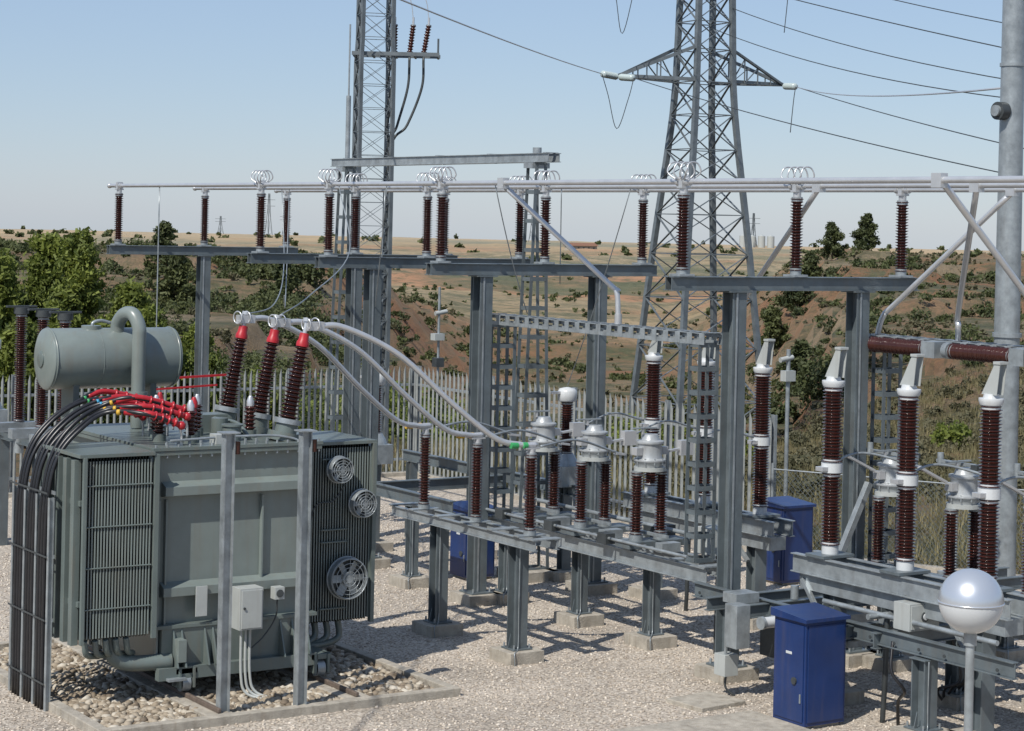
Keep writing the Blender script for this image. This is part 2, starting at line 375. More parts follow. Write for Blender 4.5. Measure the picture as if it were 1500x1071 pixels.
# ------------------------------------------------------------------ structural bits
def column(name,a,b,h,w=.2,base=.27,mat='steel',plate=True,z0=.15):
    c=B(name);c.box(a-base,a+base,b-base,b+base,-.05,z0,'conc')
    c.hbeam((a,b,z0),(a,b,h),w,w,mat,side=(0,1,0))
    c.box(a-w*.75,a+w*.75,b-w*.75,b+w*.75,z0+.001,z0+.022,mat)
    c.tube([(a-w*.3,b-w*.62,h),(a-w*.3,b-w*.6,h*.5),(a-w*.3,b-w*.62,z0+.05),(a-base*.8,b-base-.01,z0),(a-base*.8,b-base-.02,0)],.008,'galv',5)
    for dx in(-1,1):
        for dy in(-1,1): c.cyl((a+dx*w*.6,b+dy*w*.6,z0+.02),(a+dx*w*.6,b+dy*w*.6,z0+.07),.014,'galv',6)
        c.add([(a+dx*w*.5,b-.005,z0+.02),(a+dx*w*.74,b-.005,z0+.02),(a+dx*w*.5,b-.005,z0+.2),(a+dx*w*.5,b+.005,z0+.02),(a+dx*w*.74,b+.005,z0+.02),(a+dx*w*.5,b+.005,z0+.2)],[(0,1,2),(5,4,3),(1,4,5,2)],mat)
    c.box(a-w*.6,a+w*.6,b-w*.6,b+w*.6,h,h+.015,mat)
    c.done(.004);return
PH=[15.3,17.08,18.86];ZB=6.03
def bus_support(b,cols,a0=15.1,a1=19.1):
    s=B('busbar_support')
    for a in cols:
        s.box(a-.28,a+.28,b-.28,b+.28,-.05,.15,'conc')
        w=.21;s.hbeam((a,b,.15),(a,b,4.72),w,w,'steel',side=(0,1,0));s.box(a-.18,a+.18,b-.18,b+.18,.151,.175,'steel')
        s.bar((a-.05,b-.115,.18),(a-.05,b-.115,4.7),.004,.03,'galv',side=(1,0,0))
        for dx in(-1,1):
            for dy in(-1,1): s.cyl((a+dx*.14,b+dy*.14,.17),(a+dx*.14,b+dy*.14,.23),.016,'galv',6)
        s.box(a-.17,a+.17,b-.14,b+.14,4.705,4.722,'steel')
    for sg in(-1,1): s.hbeam((a0,b+sg*.06,4.81),(a1,b+sg*.06,4.81),.09,.17,'steel',side=(0,0,1),t=.012)
    for a in(a0+.15,(a0+a1)/2,a1-.15): s.box(a-.05,a+.05,b-.12,b+.12,4.896,4.904,'galv')
    for a in PH:
        s.box(a-.11,a+.11,b-.11,b+.11,4.897,4.925,'galv')
        s.cyl((a,b,4.92),(a,b,4.97),.07,'galv');s.insul((a,b,4.96),(a,b,5.88),.085)
        s.cyl((a,b,5.88),(a,b,5.95),.05,'alu',10);s.box(a-.07,a+.07,b-.05,b+.05,5.95,5.975,'alu')
        s.box(a-.055,a+.055,b-.035,b+.035,5.97,6.10,'alu')
    s.done(.003)
bus_support(19.8,(16.12,18.13));bus_support(25.4,(16.02,18.05));bus_support(28.8,(16.1,18.1));bus_support(31.2,(17.08,));bus_support(37.3,(17.08,))
for i,a in enumerate(PH):
    s=B('busbar')
    s.cyl((a,10,ZB),(a,37.75,ZB),.035,'alu',12);s.sphere((a,37.78,ZB),.05,'alu',12,8)
    for b in(14.2,19.8,25.4,28.8,31.2,37.3):
        s.cyl((a,b-.12,ZB),(a,b-.07,ZB),.052,'alu',12);s.cyl((a,b+.07,ZB),(a,b+.12,ZB),.052,'alu',12)
    for b in(19.8,25.4,28.8,31.2):
        if b==19.8 and i==2: continue
        for o in(-.18,-.06,.06,.18):
            pts=[(a-.05,b+o*.4,ZB+.02),(a-.11,b+o,ZB+.11),(a-.06,b+o,ZB+.22),(a+.06,b+o,ZB+.22),(a+.11,b+o,ZB+.11),(a+.05,b+o*.4,ZB+.02)]
            s.tube(pts,.010,'alu',6,5)
    s.done()
def pedestal(a,b,h,w=.17): column('steel_pedestal',a,b,h,w,.25)
# -- front row
fr=B('post_insulator_rack')
for sg in(-1,1): fr.hbeam((14.38+sg*.16,21.2,1.53),(14.38+sg*.16,24.75,1.53),.07,.13,'galv',side=(0,0,1),t=.012)
for b in(21.25,21.58,22.2,22.85,23.5,24.17,24.7): fr.box(14.17,14.59,b-.06,b+.06,1.596,1.615,'galv')
for b in(21.58,22.85,24.17):
    fr.cyl((14.38,b,1.61),(14.38,b,1.66),.08,'galv');fr.insul((14.38,b,1.66),(14.38,b,2.62),.08)
    fr.cyl((14.38,b,2.62),(14.38,b,2.68),.05,'alu');fr.box(14.28,14.48,b-.04,b+.04,2.68,2.70,'alu')
fr.done(.003)
pedestal(14.38,21.82,1.45,.19);pedestal(14.38,23.75,1.45,.19);pedestal(15.88,27.02,1.2,.15)
# swooping aluminium tubes
prof=[(0,4.22),(.12,4.20),(.36,3.87),(.60,3.28),(.80,2.84),(.92,2.74),(1.0,2.73)]
for (a0,b0,b1,tp) in((11.5,21.9,21.58,'grt'),(11.45,22.68,22.85,'yel'),(11.4,23.55,24.17,'yel')):
    s=B('aluminium_conductor');a1=14.45;pts=[(a0+(a1-a0)*t,b0+(b1-b0)*t,z) for t,z in prof];s.tube(pts,.036,'alu',12,8)
    s.box(a0-.14,a0+.08,b0-.05,b0+.05,4.17,4.27,'alu');s.torus((a0-.02,b0,4.24),(1,.3,0),.075,.009,'alu');s.torus((a0-.14,b0,4.24),(1,.3,0),.075,.009,'alu')
    s.cyl((a1-.38,b1,2.735),(a1-.28,b1,2.73),.0385,tp,12);s.cyl((a1-.2,b1,2.73),(a1-.14,b1,2.73),.0385,tp,12)
    s.done()
# main low frame
s=B('disconnector_frame')
for a in(16.22,16.72):
    s.hbeam((a,20.35,1.15),(a,25.8,1.15),.1,.2,'galv',side=(0,0,1))
for b in(20.4,21,21.98,22.6,23.25,23.9,24.5,25.2,25.75): s.box(16.17,16.77,b-.07,b+.07,1.252,1.275,'galv')
def cthead(s,a,b,z):
    for da in(-.2,.2):
        s.cyl((a+da,b,z),(a+da,b,z+.07),.095,'galv');s.insul((a+da,b,z+.07),(a+da,b,z+.9),.09)
    s.cyl((a,b,z+.91),(a,b,z+.96),.21,'lgrey',20)
    s.lathe((a,b,z+.96),(a,b,z+1.39),[(0,.17),(.15,.19),(.18,.215),(.24,.215),(.27,.165),(.7,.16),(.72,.185),(.8,.185),(.83,.12),(1,.10)],'head',24)
    for j in range(10):
        w=j*math.pi/5;s.cyl((a+.2*math.cos(w),b+.2*math.sin(w),z+1.0),(a+.2*math.cos(w),b+.2*math.sin(w),z+1.08),.012,'galv',6)
    s.box(a-.26,a-.16,b-.06,b+.06,z+1.12,z+1.22,'alu');s.box(a+.16,a+.26,b-.06,b+.06,z+1.12,z+1.22,'alu');s.bar((a-.12,b,z+1.39),(a-.12,b,z+1.48),.03,.03,'alu');s.bar((a-.3,b,z+1.47),(a+.1,b,z+1.47),.04,.02,'galv')
for b in(21.98,23.25,24.5):
    s.box(16.1,17.1,b-.16,b+.16,1.277,1.36,'steel')
    cthead(s,16.52,b,1.36)
    s.bar((16.1,b,2.5),(15.95,b,2.52),.06,.03,'alu');s.bar((16.7,b,2.5),(17.15,b,2.55),.05,.03,'alu')
    s.box(17.0,17.2,b-.05,b+.05,2.45,2.65,'alu')
    s.bar((16.5,b-.45,1.45),(16.5,b+.45,1.45),.04,.04,'galv')
    s.box(16.05,16.2,b+.3,b+.5,1.28,1.42,'dark');s.box(16.3,16.6,b-.6,b-.45,1.28,1.4,'galv')
    for q in(-.5,-.35,.35,.6): s.cyl((16.2,b+q,1.28),(16.2,b+q,1.36),.03,'galv',8)
s.box(16.75,17.15,20.9,21.25,1.28,1.62,'lgrey');s.box(16.9,17.3,22.4,22.6,1.3,1.45,'dark')
s.cyl((16.95,20.6,1.45),(16.95,25.6,1.45),.03,'galv',8);s.cyl((16.1,20.6,1.36),(16.1,25.6,1.36),.022,'galv',8)
s.tube([(16.95,21.05,1.28),(16.95,21.05,.9),(16.9,21.0,.4),(16.9,21.0,0)],.025,'dark',6)
s.done(.003)
for b in(21.8,23.44): pedestal(16.46,b,1.05,.17)
pedestal(16.46,25.3,1.05,.17)
def laddercol(s,a,b,z0,z1,w0,w1,dep,mat='steel',ax=0,rung=.28):
    def pt(o,q,z): return (a+o,b+q,z) if ax==0 else (a+q,b+o,z)
    for sx in(-1,1):
        for sy in(-1,1):
            s.ang(pt(sx*w0/2,sy*dep/2,z0),pt(sx*w1/2,sy*dep/2,z1),.055,mat,side=(0,1,0) if ax==0 else (1,0,0))
    n=int((z1-z0)/rung)
    for i in range(n+1):
        t=i/n;w=w0+(w1-w0)*t;z=z0+(z1-z0)*t
        for sy in(-1,1): s.bar(pt(-w/2,sy*(dep/2+.004),z),pt(w/2,sy*(dep/2+.004),z),.008,.06,mat,side=(0,0,1))
        for sx in(-1,1): s.bar(pt(sx*(w/2+.004),-dep/2,z),pt(sx*(w/2+.004),dep/2,z),.008,.06,mat,side=(0,0,1))
def slotbeam(s,a,b0,b1,z,h,w,mat='galv'):
    for sx in(-1,1):
        for sz in(-1,1): s.ang((a+sx*w/2,b0,z+sz*h/2),(a+sx*w/2,b1,z+sz*h/2),.045,mat,side=(0,0,-sz),t=.008)
        n=int((b1-b0)/.24)
        for i in range(n+1):
            b=b0+(b1-b0)*i/n;s.box(a+sx*(w/2+.026)-.003,a+sx*(w/2+.026)+.003,b-.05,b+.05,z-h/2,z+h/2,mat)
    n=int((b1-b0)/.24)
    for i in range(n+1):
        b=b0+(b1-b0)*i/n
        s.box(a-w/2,a+w/2,b-.04,b+.04,z+h/2+.006,z+h/2+.012,mat)
s=B('lattice_portal')
laddercol(s,16.45,25.5,1.28,4.0,.28,.28,.2);laddercol(s,16.45,20.8,1.28,4.0,.28,.28,.2)
slotbeam(s,16.45,20.65,25.65,4.08,.14,.26)
s.cyl((16.45,22.66,4.16),(16.45,22.66,4.3),.05,'alu')
s.done()
# tall gantry
s=B('tall_gantry')
for b in(26.77,32.9):
    s.box(17.82-.35,17.82+.35,b-.35,b+.35,-.05,.15,'conc')
    laddercol(s,17.82,b,.15,6.42,.56,.16,.24,'steel',0,.42)
for sx in(-1,1): s.hbeam((17.82+sx*.1,26.3,6.5),(17.82+sx*.1,33.3,6.5),.06,.14,'galv',side=(0,0,1),t=.01)
for b in(26.4,28,29.6,31.2,32.8): s.box(17.7,17.94,b-.04,b+.04,6.571,6.58,'galv')
s.box(17.66,17.98,26.65,26.9,6.34,6.425,'galv');s.box(17.66,17.98,32.78,33.02,6.34,6.425,'galv');s.cyl((17.82,26.77,6.57),(17.82,26.77,6.66),.07,'galv')
s.cyl((17.82,32.9,6.58),(17.82,32.9,7.7),.045,'galv',8);s.cyl((17.82,32.9,7.7),(17.82,32.9,8.98),.018,'galv',6)
s.done()
# ------------------------------------------------------------------ circuit breakers
def breaker(a,bs,name,beamz=1.68):
    s=B(name);b0,b1=min(bs)-.5,max(bs)+.45
    for sx in(-1,1): s.hbeam((a+sx*.17,b0,beamz-.12),(a+sx*.17,b1,beamz-.12),.09,.22,'galv',side=(0,0,1))
    for b in bs:
        s.box(a-.24,a+.24,b-.16,b+.16,beamz-.005,beamz+.03,'steel');s.cyl((a,b,beamz+.03),(a,b,beamz+.12),.1,'white')
        s.insul((a,b,beamz+.12),(a,b,beamz+.98),.118,core=.68,capm='white')
        s.cyl((a,b,beamz+.98),(a,b,beamz+1.09),.125,'white',18);s.box(a-.2,a+.05,b-.06,b+.06,beamz+1.0,beamz+1.05,'alu')
        s.insul((a,b,beamz+1.09),(a,b,beamz+1.98),.125,core=.7,capm='white')
        s.lathe((a,b,beamz+1.98),(a,b,beamz+2.10),[(0,.12),(.3,.135),(.6,.135),(.62,.09),(1,.08)],'white',18)
        for dx in(-.05,.05):
            s.add([(a+dx,b+.1,beamz+2.09),(a+dx,b-.12,beamz+2.09),(a+dx,b-.16,beamz+2.42),(a+dx,b-.08,beamz+2.42),(a+dx+.01,b+.1,beamz+2.09),(a+dx+.01,b-.12,beamz+2.09),(a+dx+.01,b-.16,beamz+2.42),(a+dx+.01,b-.08,beamz+2.42)],[(0,1,2,3),(7,6,5,4),(0,3,7,4),(1,5,6,2),(2,6,7,3)],'lgrey')
        s.box(a-.06,a+.07,b-.17,b-.07,beamz+2.42,beamz+2.45,'lgrey')
    s.box(a-.14,a+.14,b0+.1,b1-.1,beamz-.42,beamz-.24,'galv')
    mb=sum(bs)/len(bs)
    s.tube([(a-.25,mb,beamz-.45),(a-.25,mb+.02,beamz-1.2),(a-.2,mb+.1,0)],.03,'dark',8)
    for b in(b0+.55,b1-.55):
        s.box(a-.26,a+.26,b-.26,b+.26,-.05,.15,'conc');s.hbeam((a,b,.15),(a,b,beamz-.43),.2,.2,'steel',side=(0,1,0))
        s.bar((a-.15,b,.9),(a-.15,b+.4,beamz-.3),.05,.05,'galv')
    s.done(.003)
breaker(16.45,[15.85,17.1,18.35],'circuit_breaker')
breaker(18.6,[22.2,23.45,24.7],'circuit_breaker',1.52)
s=B('current_transformer_frame')
for a in(18.1,18.55): s.hbeam((a,14.5,1.15),(a,19.9,1.15),.1,.2,'steel',side=(0,0,1))
for b in(15.55,16.8,18.05,19.3):
    cthead(s,18.3,b,1.27)
    s.bar((18.0,b,2.5),(17.55,b,2.7),.06,.03,'alu');s.box(18.2,18.5,b-.3,b-.2,2.66,2.72,'dark');s.bar((18.3,b-.45,2.7),(18.3,b+.45,2.7),.05,.04,'galv')
    s.cyl((18.3,b-.4,2.62),(18.3,b-.4,2.82),.045,'dark',10);s.cyl((18.3,b+.4,2.64),(18.3,b+.4,2.8),.04,'galv',10)
s.bar((17.3,19.6,.6),(18.2,19.6,2.3),.08,.08,'galv')
s.done(.003)
pedestal(18.33,19.3,1.05,.17);pedestal(18.33,16.6,1.05,.17)
# low mechanism frame bottom right
s=B('breaker_drive_frame')
for b in(17.0,17.45): s.hbeam((15.9,b,.98),(21,b,.98),.09,.18,'steel',side=(0,0,1))
for b in(18.9,19.5): s.hbeam((15.55,b,1.0),(20.6,b,1.0),.09,.16,'steel',side=(0,0,1))
s.hbeam((16.0,15.0,1.02),(16.0,20.3,1.02),.09,.18,'steel',side=(0,0,1));s.hbeam((17.7,15.0,1.02),(17.7,20.3,1.02),.09,.18,'steel',side=(0,0,1))
for i in range(14): s.cyl((15.94,15.2+i*.38,1.0),(15.95,15.2+i*.38,1.0),.02,'dark',8)
s.box(15.36,15.56,18.7,18.92,.62,1.12,'galv');s.cyl((15.45,18.35,.98),(15.75,18.35,.98),.065,'white',16);s.cyl((15.42,18.35,.98),(15.46,18.35,.98),.075,'galv',16);s.box(15.7,15.95,18.25,18.5,.9,1.08,'galv')
s.box(15.4,15.6,18.95,19.15,.25,.5,'lgrey');s.bar((15.45,19.0,.5),(15.45,19.0,1.0),.03,.03,'galv');s.box(15.55,15.9,18.95,19.2,1.08,1.2,'galv')
s.tube([(15.5,19.05,.25),(15.5,19.05,.1),(15.6,19.0,.0)],.015,'dark',6)
s.box(16.1,16.55,16.65,16.9,1.12,1.42,'lgrey');s.cyl((16.32,16.649,1.27),(16.32,16.63,1.27),.055,'dark');s.cyl((16.32,16.63,1.27),(16.32,16.62,1.27),.035,'white')
s.box(16.12,16.53,16.64,16.649,1.14,1.40,'lgrey')
s.box(17.6,18.2,16.2,16.5,1.12,1.3,'galv');s.cyl((16.0,17.2,1.2),(20,17.2,1.2),.035,'galv',8)
s.cyl((18.0,16.25,1.25),(18.5,16.25,1.25),.07,'white',14)
for i in range(6):
    s.box(16.3+i*.6,16.5+i*.6,17.1,17.35,1.07,1.17+.05*(i%3),'galv');s.cyl((16.4+i*.6,18.9,1.09),(16.4+i*.6,18.9,1.25),.05,'galv',10)
for i in range(5): s.tube([(17.3+i*.08,17.2,.9),(17.35+i*.08,17.1,.4),(17.2+i*.12,17.3,.25),(17.5,17.5,.02)],.018,'rub',6)
s.tube([(16.0,16.8,1.0),(15.9,16.7,.7),(16.0,16.6,.5),(16.2,16.9,.3),(16.3,17.0,0)],.02,'rub',6)
s.box(16.3,16.8,19.0,19.4,.35,.9,'dark');s.box(17.0,17.4,18.6,18.9,.5,.9,'galv')
s.box(16.9,17.3,15.6,15.9,1.12,1.35,'galv');s.cyl((16.15,15.4,1.22),(16.15,18.1,1.22),.03,'galv',8)
s.done(.003)
pedestal(16.0,16.3,.9,.2);pedestal(17.65,17.45,.9,.2);pedestal(20.09,19.04,.9,.18);pedestal(18.63,20.6,.9,.17)
# right portal with horizontal insulators
s=B('lattice_portal')
laddercol(s,18.6,19.74,.15,4.0,.28,.28,.2);laddercol(s,18.6,13.6,.15,4.0,.28,.28,.2)
s.box(18.3,18.9,19.45,20.03,-.05,.15,'conc')
slotbeam(s,18.6,13.4,19.95,4.08,.14,.26)
for (b0,b1) in((19.75,18.75),(18.3,17.3),(16.9,15.9)):
    s.insul((18.3,b0,4.05),(18.3,b1,4.05),.1)
    s.box(18.2,18.4,b1-.25,b1-.02,3.95,4.15,'galv');s.cyl((18.3,b0+.02,4.05),(18.3,b0+.1,4.05),.1,'galv')
s.done()
# drop pipes
for pts in([(15.3,23.8,6.0),(16.36,22.8,4.72),(16.44,22.7,4.6),(16.45,22.66,4.25)],
           [(17.08,19.4,6.0),(18.45,22.55,4.4),(18.55,22.8,4.25),(18.6,22.9,3.8)],
           [(15.3,15.53,6.05),(16.9,15.5,4.55),(17.1,15.5,4.35),(17.2,15.5,4.0)],
           [(18.86,17.9,6.0),(18.66,19.6,4.62),(18.62,19.85,4.4),(18.6,19.95,4.1)],
           [(17.08,16.75,6.0),(18.45,18.35,4.55),(18.55,18.45,4.35),(18.6,18.5,4.1)]):
    s=B('dropper_pipe');s.tube(pts,.036,'alu',10,8)
    q=pts[0];s.box(q[0]-.05,q[0]+.05,q[1]-.07,q[1]+.07,5.95,6.1,'alu');s.done()
# voltage transformers with white heads
def vt(a,b,z=1.45):
    s=B('voltage_transformer');s.box(a-.25,a+.25,b-.25,b+.25,-.05,.15,'conc');s.hbeam((a,b,.15),(a,b,z),.16,.16,'steel',side=(0,1,0))
    s.box(a-.22,a+.22,b-.22,b+.22,z,z+.32,'galv');s.lathe((a,b,z+.32),(a,b,z+.5),[(0,.2),(.5,.17),(1,.11)],'galv')
    s.insul((a,b,z+.48),(a,b,z+1.3),.105,core=.68);s.lathe((a,b,z+1.3),(a,b,z+1.52),[(0,.13),(.1,.15),(.7,.15),(.9,.12),(1,.02)],'white',18)
    s.box(a-.3,a-.1,b-.03,b+.03,z+1.42,z+1.46,'alu');s.done(.004)
vt(18.3,26.5);vt(17.0,30.2);vt(11.6,33.6,1.9)
s=B('low_busbar_frame')
s.hbeam((15.9,25.9,1.32),(15.9,31.0,1.32),.1,.18,'steel',side=(0,0,1));s.hbeam((18.3,25.6,1.4),(18.3,31.5,1.4),.1,.18,'steel',side=(0,0,1))
s.hbeam((15.9,28.3,1.32),(18.3,28.3,1.32),.1,.18,'steel',side=(0,0,1));s.hbeam((15.9,30.8,.15),(15.9,30.8,1.22),.15,.15,'steel',side=(0,1,0));s.hbeam((18.3,31.2,0),(18.3,31.2,1.3),.15,.15,'steel',side=(0,1,0))
s.done()
# left rear insulator poles
s=B('disconnector_poles')
for b in(32.5,31.5,30.56):
    s.insul((11.7,b,2.1),(11.7,b,3.85),.1);s.cyl((11.7,b,3.85),(11.7,b,3.95),.12,'dark');s.cyl((11.7,b,1.6),(11.7,b,2.1),.08,'galv')
    s.box(11.45,11.95,b-.04,b+.04,3.95,3.98,'dark');s.box(11.2,12.2,b-.1,b+.1,1.95,2.1,'galv')
s.hbeam((11.7,29.8,1.85),(11.7,33.5,1.85),.12,.18,'steel',side=(0,0,1));s.hbeam((11.7,31.5,0),(11.7,31.5,1.8),.2,.2,'steel',side=(0,1,0));s.hbeam((11.7,33.3,0),(11.7,33.3,1.8),.2,.2,'steel',side=(0,1,0))
s.bar((12.9,30.5,2.9),(14.4,30.5,2.95),.03,.035,'red');s.bar((13.0,30.4,2.75),(14.2,30.4,2.8),.02,.03,'red')
s.done()
# blue cabinets
def cabinet(a0,a1,b0,b1,z1,z0=.04):
    s=B('blue_cabinet');s.box(a0+.04,a1-.04,b0+.04,b1-.04,-.02,z0,'conc');s.box(a0,a1,b0,b1,z0,z1-.06,'blue')
    o=.035
    s.add([(a0-o,b0-o,z1-.06),(a1+o,b0-o,z1-.06),(a1+o,b1+o,z1-.06),(a0-o,b1+o,z1-.06),(a0-o,b0-o,z1-.02),(a1+o,b0-o,z1-.02),(a1+o,b1+o,z1+.03),(a0-o,b1+o,z1+.03)],[(3,2,1,0),(4,5,6,7),(0,1,5,4),(1,2,6,5),(2,3,7,6),(3,0,4,7)],'blue')
    s.box(a0-.012,a0-.001,b0+.03,b1-.03,z0+.04,z1-.1,'blue');s.box(a0+.03,a1-.03,b0-.012,b0-.001,z0+.04,z1-.1,'blue')
    s.box(a0-.016,a0-.0125,(b0+b1)/2-.05,(b0+b1)/2+.05,z1-.44,z1-.41,'white');s.cyl((a0-.03,(b0+b1)/2-.1,z1-.72),(a0-.012,(b0+b1)/2-.1,z1-.72),.04,'dark')
    s.bar((a0-.02,b0+.06,z0+.25),(a0-.02,b0+.06,z0+.35),.015,.015,'galv')
    s.done(.006)
cabinet(15.20,15.78,17.31,17.84,1.24);cabinet(16.85,17.35,27.0,27.5,1.12);cabinet(21.0,21.6,24.5,25.1,1.25)
# lamp
def lampmat():
    m,nt,b=new_mat('frosted_globe');b.inputs['Base Color'].default_value=(.5,.52,.53,1);b.inputs['Roughness'].default_value=.2
    m2,nt,b=new_mat('mirror_cap');b.inputs['Base Color'].default_value=(.58,.61,.65,1);b.inputs['Roughness'].default_value=.28;b.inputs['Metallic'].default_value=.65
    M['globe']=m;M['cap']=m2
lampmat()
s=B('street_lamp');la,lb=9.39,9.18
s.cyl((la,lb,0),(la,lb,3.0),.027,'galv',16);s.cyl((la,lb,0),(la,lb,.5),.05,'galv',16);s.cyl((la,lb,2.96),(la,lb,3.06),.04,'galv',16)
s.sphere((la,lb,3.23),.2,'cap',32,12,0,.52);s.sphere((la,lb,3.23),.198,'globe',32,12,.5,1);s.torus((la,lb,3.225),(0,0,1),.2,.005,'cap',40)
s.done()
# tall tubular pole right
s=B('tubular_steel_pole');s.lathe((22.36,21.27,0),(22.36,21.27,12),[(0,.2),(1,.15)],'galv',24)
s.box(21.9,22.8,20.8,21.7,-.1,.2,'conc');s.cyl((22.36,21.27,4.0),(22.36,21.27,4.06),.21,'galv',24);s.cyl((22.36,21.27,7.9),(22.36,21.27,7.95),.185,'galv',24)
q=site(7.0,29.9);s.cyl((q[0],q[1],7.25),(22.36,21.27,7.25),.05,'galv')
e=Vector((q[0],q[1],7.25));s.cyl(e-Vector((.10,0,0)),e+Vector((.05,0,0)),.13,'dark',18);s.cyl(e-Vector((.15,0,0)),e-Vector((.10,0,0)),.08,'galv',18)
s.done()
# ------------------------------------------------------------------ power transformer
T=B('power_transformer')
A0,A1,F0,F1,Z0,Z1=9.43,11.38,21.7,24.3,.5,2.85
T.box(A0,A1,F0,F1,Z0,Z1,'greenl')
T.box(A0-.09,A1+.09,F0-.09,F1+.09,Z1+.001,Z1+.04,'green');T.box(A0-.08,A1+.08,F0-.08,F1+.08,Z1-.05,Z1-.002,'green')
for i in range(16): T.cyl((A0-.05+i*(A1-A0+.1)/15,F0-.06,Z1-.08),(A0-.05+i*(A1-A0+.1)/15,F0-.06,Z1+.07),.014,'galv',6)
def slantband(z,h,d,x0,x1):
    vs=[(x0,F0-.002,z),(x1,F0-.002,z),(x1,F0-d,z+.02),(x0,F0-d,z+.02),(x0,F0-.002,z+h),(x1,F0-.002,z+h),(x1,F0-d,z+h-.05),(x0,F0-d,z+h-.05)]
    T.add(vs,[(0,1,2,3),(7,6,5,4),(3,2,6,7),(0,3,7,4),(1,5,6,2)],'greenl')
slantband(2.33,.17,.13,A0+.05,A1-.07);slantband(1.2,.17,.13,A0+.05,A1-.07)
for x in(A0+.012,A0+.1,10.72,A1-.1): T.box(x-.012,x+.012,F0-.06,F0-.003,Z0,2.3,'greenl')
T.box(A0-.04,A1+.04,F0-.12,F1+.1,.86,.9,'green')
T.box(A0+.05,A1-.05,F0-.1,F1,.36,.86,'green');T.box(A0-.02,A1+.02,F0-.2,F0-.1,.3,.44,'green')
for x in(9.62,9.72,10.0,10.1,10.5,10.95,11.1,11.28):
    vs=[(x,F0-.101,.44),(x,F0-.26,.44),(x,F0-.101,.85)];T.add([(a-.01,b,c) for a,b,c in vs]+[(a+.01,b,c) for a,b,c in vs],[(0,1,2),(5,4,3),(0,3,4,1),(1,4,5,2),(0,2,5,3)],'green')
T.box(9.62,9.72,F0-.25,F0-.1,.5,.75,'greenl');T.box(9.5,9.72,F0-.28,F0-.1,.3,.33,'galv')
for x in(9.75,11.45):
    for b in(F0-.12,F1-.2):
        T.cyl((x-.05,b,.25),(x+.05,b,.25),.1,'galv',20);T.box(x-.1,x-.07,b-.1,b+.1,.2,.42,'green');T.box(x+.07,x+.1,b-.1,b+.1,.2,.42,'green');T.cyl((x-.12,b,.25),(x+.12,b,.25),.03,'dark',10)
    T.box(x-.13,x+.13,F0-.2,F1,.36,.42,'green')
# radiators : plates stacked along a
def radiator(a0,a1,b0,b1,z0,z1,n,bands=True):
    st=(a1-a0)/n
    for i in range(n):
        x=a0+st*(i+.5)
        T.box(x-st*.22,x+st*.22,b0,b1,z0+.03,z1-.03,'rad');T.box(x-st*.24,x+st*.24,b0-.012,b0-.0005,z0+.03,z1-.03,'greenl')
        T.box(x-st*.12,x+st*.12,b0+.05,b1-.05,z0,z1,'rad')
    T.cyl((a0-.02,b0+.18,z1-.09),(a1+.12,b0+.18,z1-.09),.07,'green');T.cyl((a0-.02,b0+.18,z0+.09),(a1+.12,b0+.18,z0+.09),.07,'green')
    if bands:
        for z in np.linspace(z0+.35,z1-.3,4): T.cyl((a0-.02,b0-.02,z),(a1,b0-.02,z),.009,'green',6)
for j,(b0,b1) in enumerate(((21.5,21.98),(22.08,22.6))):
    radiator(8.5,9.28,b0,b1,.82,2.82,22,j==0)
T.box(8.45,8.49,21.52,22.6,2.3,2.36,'green');T.box(8.45,8.49,21.52,22.6,1.2,1.26,'green')
for i in range(5):
    b=21.62+i*.24;T.box(8.40,8.48,b-.05,b+.05,.78,2.8,'green')
T.box(8.42,9.3,21.46,22.62,2.83,2.87,'green');T.box(8.46,8.5,21.44,21.49,.8,2.84,'green');T.box(9.3,9.36,21.47,21.53,.8,2.84,'green')
T.tube([(8.9,21.7,.82),(8.95,21.7,.6),(9.15,21.68,.5),(9.6,21.6,.5)],.09,'green',14)
for i in range(5): T.tube([(8.55+i*.12,21.55,.82),(8.6+i*.12,21.6,.66),(8.8+i*.1,21.75,.6)],.035,'green',10)
radiator(11.52,12.45,22.2,23.3,.62,2.76,26,False)
T.box(11.48,12.5,22.15,23.34,2.77,2.81,'green');T.box(11.48,11.53,22.13,22.2,.6,2.78,'green');T.box(12.44,12.49,22.13,22.2,.6,2.78,'green')
for z in(2.6,1.75,1.6,.8): T.cyl((11.75,22.15,z),(12.1,22.15,z),.012,'green',6)
for i in range(4): T.tube([(11.65+i*.16,22.4,.64),(11.65+i*.16,22.38,.45-i*.02),(11.45+i*.1,22.3,.34),(11.3,22.2,.4)],.04,'green',10)
def fan(a,b,z,r):
    T.lathe((a,b,z),(a,b-.11,z),[(0,r),(1,r),(1.001,r*.93),(.2,r*.93)],'galv',28,caps=False)
    T.cyl((a,b-.02,z),(a,b-.09,z),r*.33,'lgrey',16);T.cyl((a,b-.09,z),(a,b-.11,z),r*.2,'galv',12)
    for i in range(6):
        w=i*math.pi/3;d=Vector((math.cos(w),0,math.sin(w)));c=Vector((a,b-.05,z));T.bar(c+d*r*.3,c+d*r*.88,r*.38,.008,'lgrey',side=Vector((-d.z*.5,1,d.x*.5)))
    for q in(.35,.55,.75,.95): T.torus((a,b-.115,z),(0,1,0),r*q,.005,'galv',28,5)
    for i in range(8):
        w=i*math.pi/4;d=Vector((math.cos(w),0,math.sin(w)));c=Vector((a,b-.117,z));T.bar(c+d*r*.2,c+d*r,.006,.006,'galv')
    T.torus((a,b-.01,z),(0,1,0),r*1.02,.012,'galv',28,6);T.cyl((a,b-.0,z),(a,b-.004,z),r*.9,'dark',24)
fan(11.94,22.1,2.48,.155);fan(12.26,22.1,2.06,.165);fan(12.07,22.1,1.17,.25)
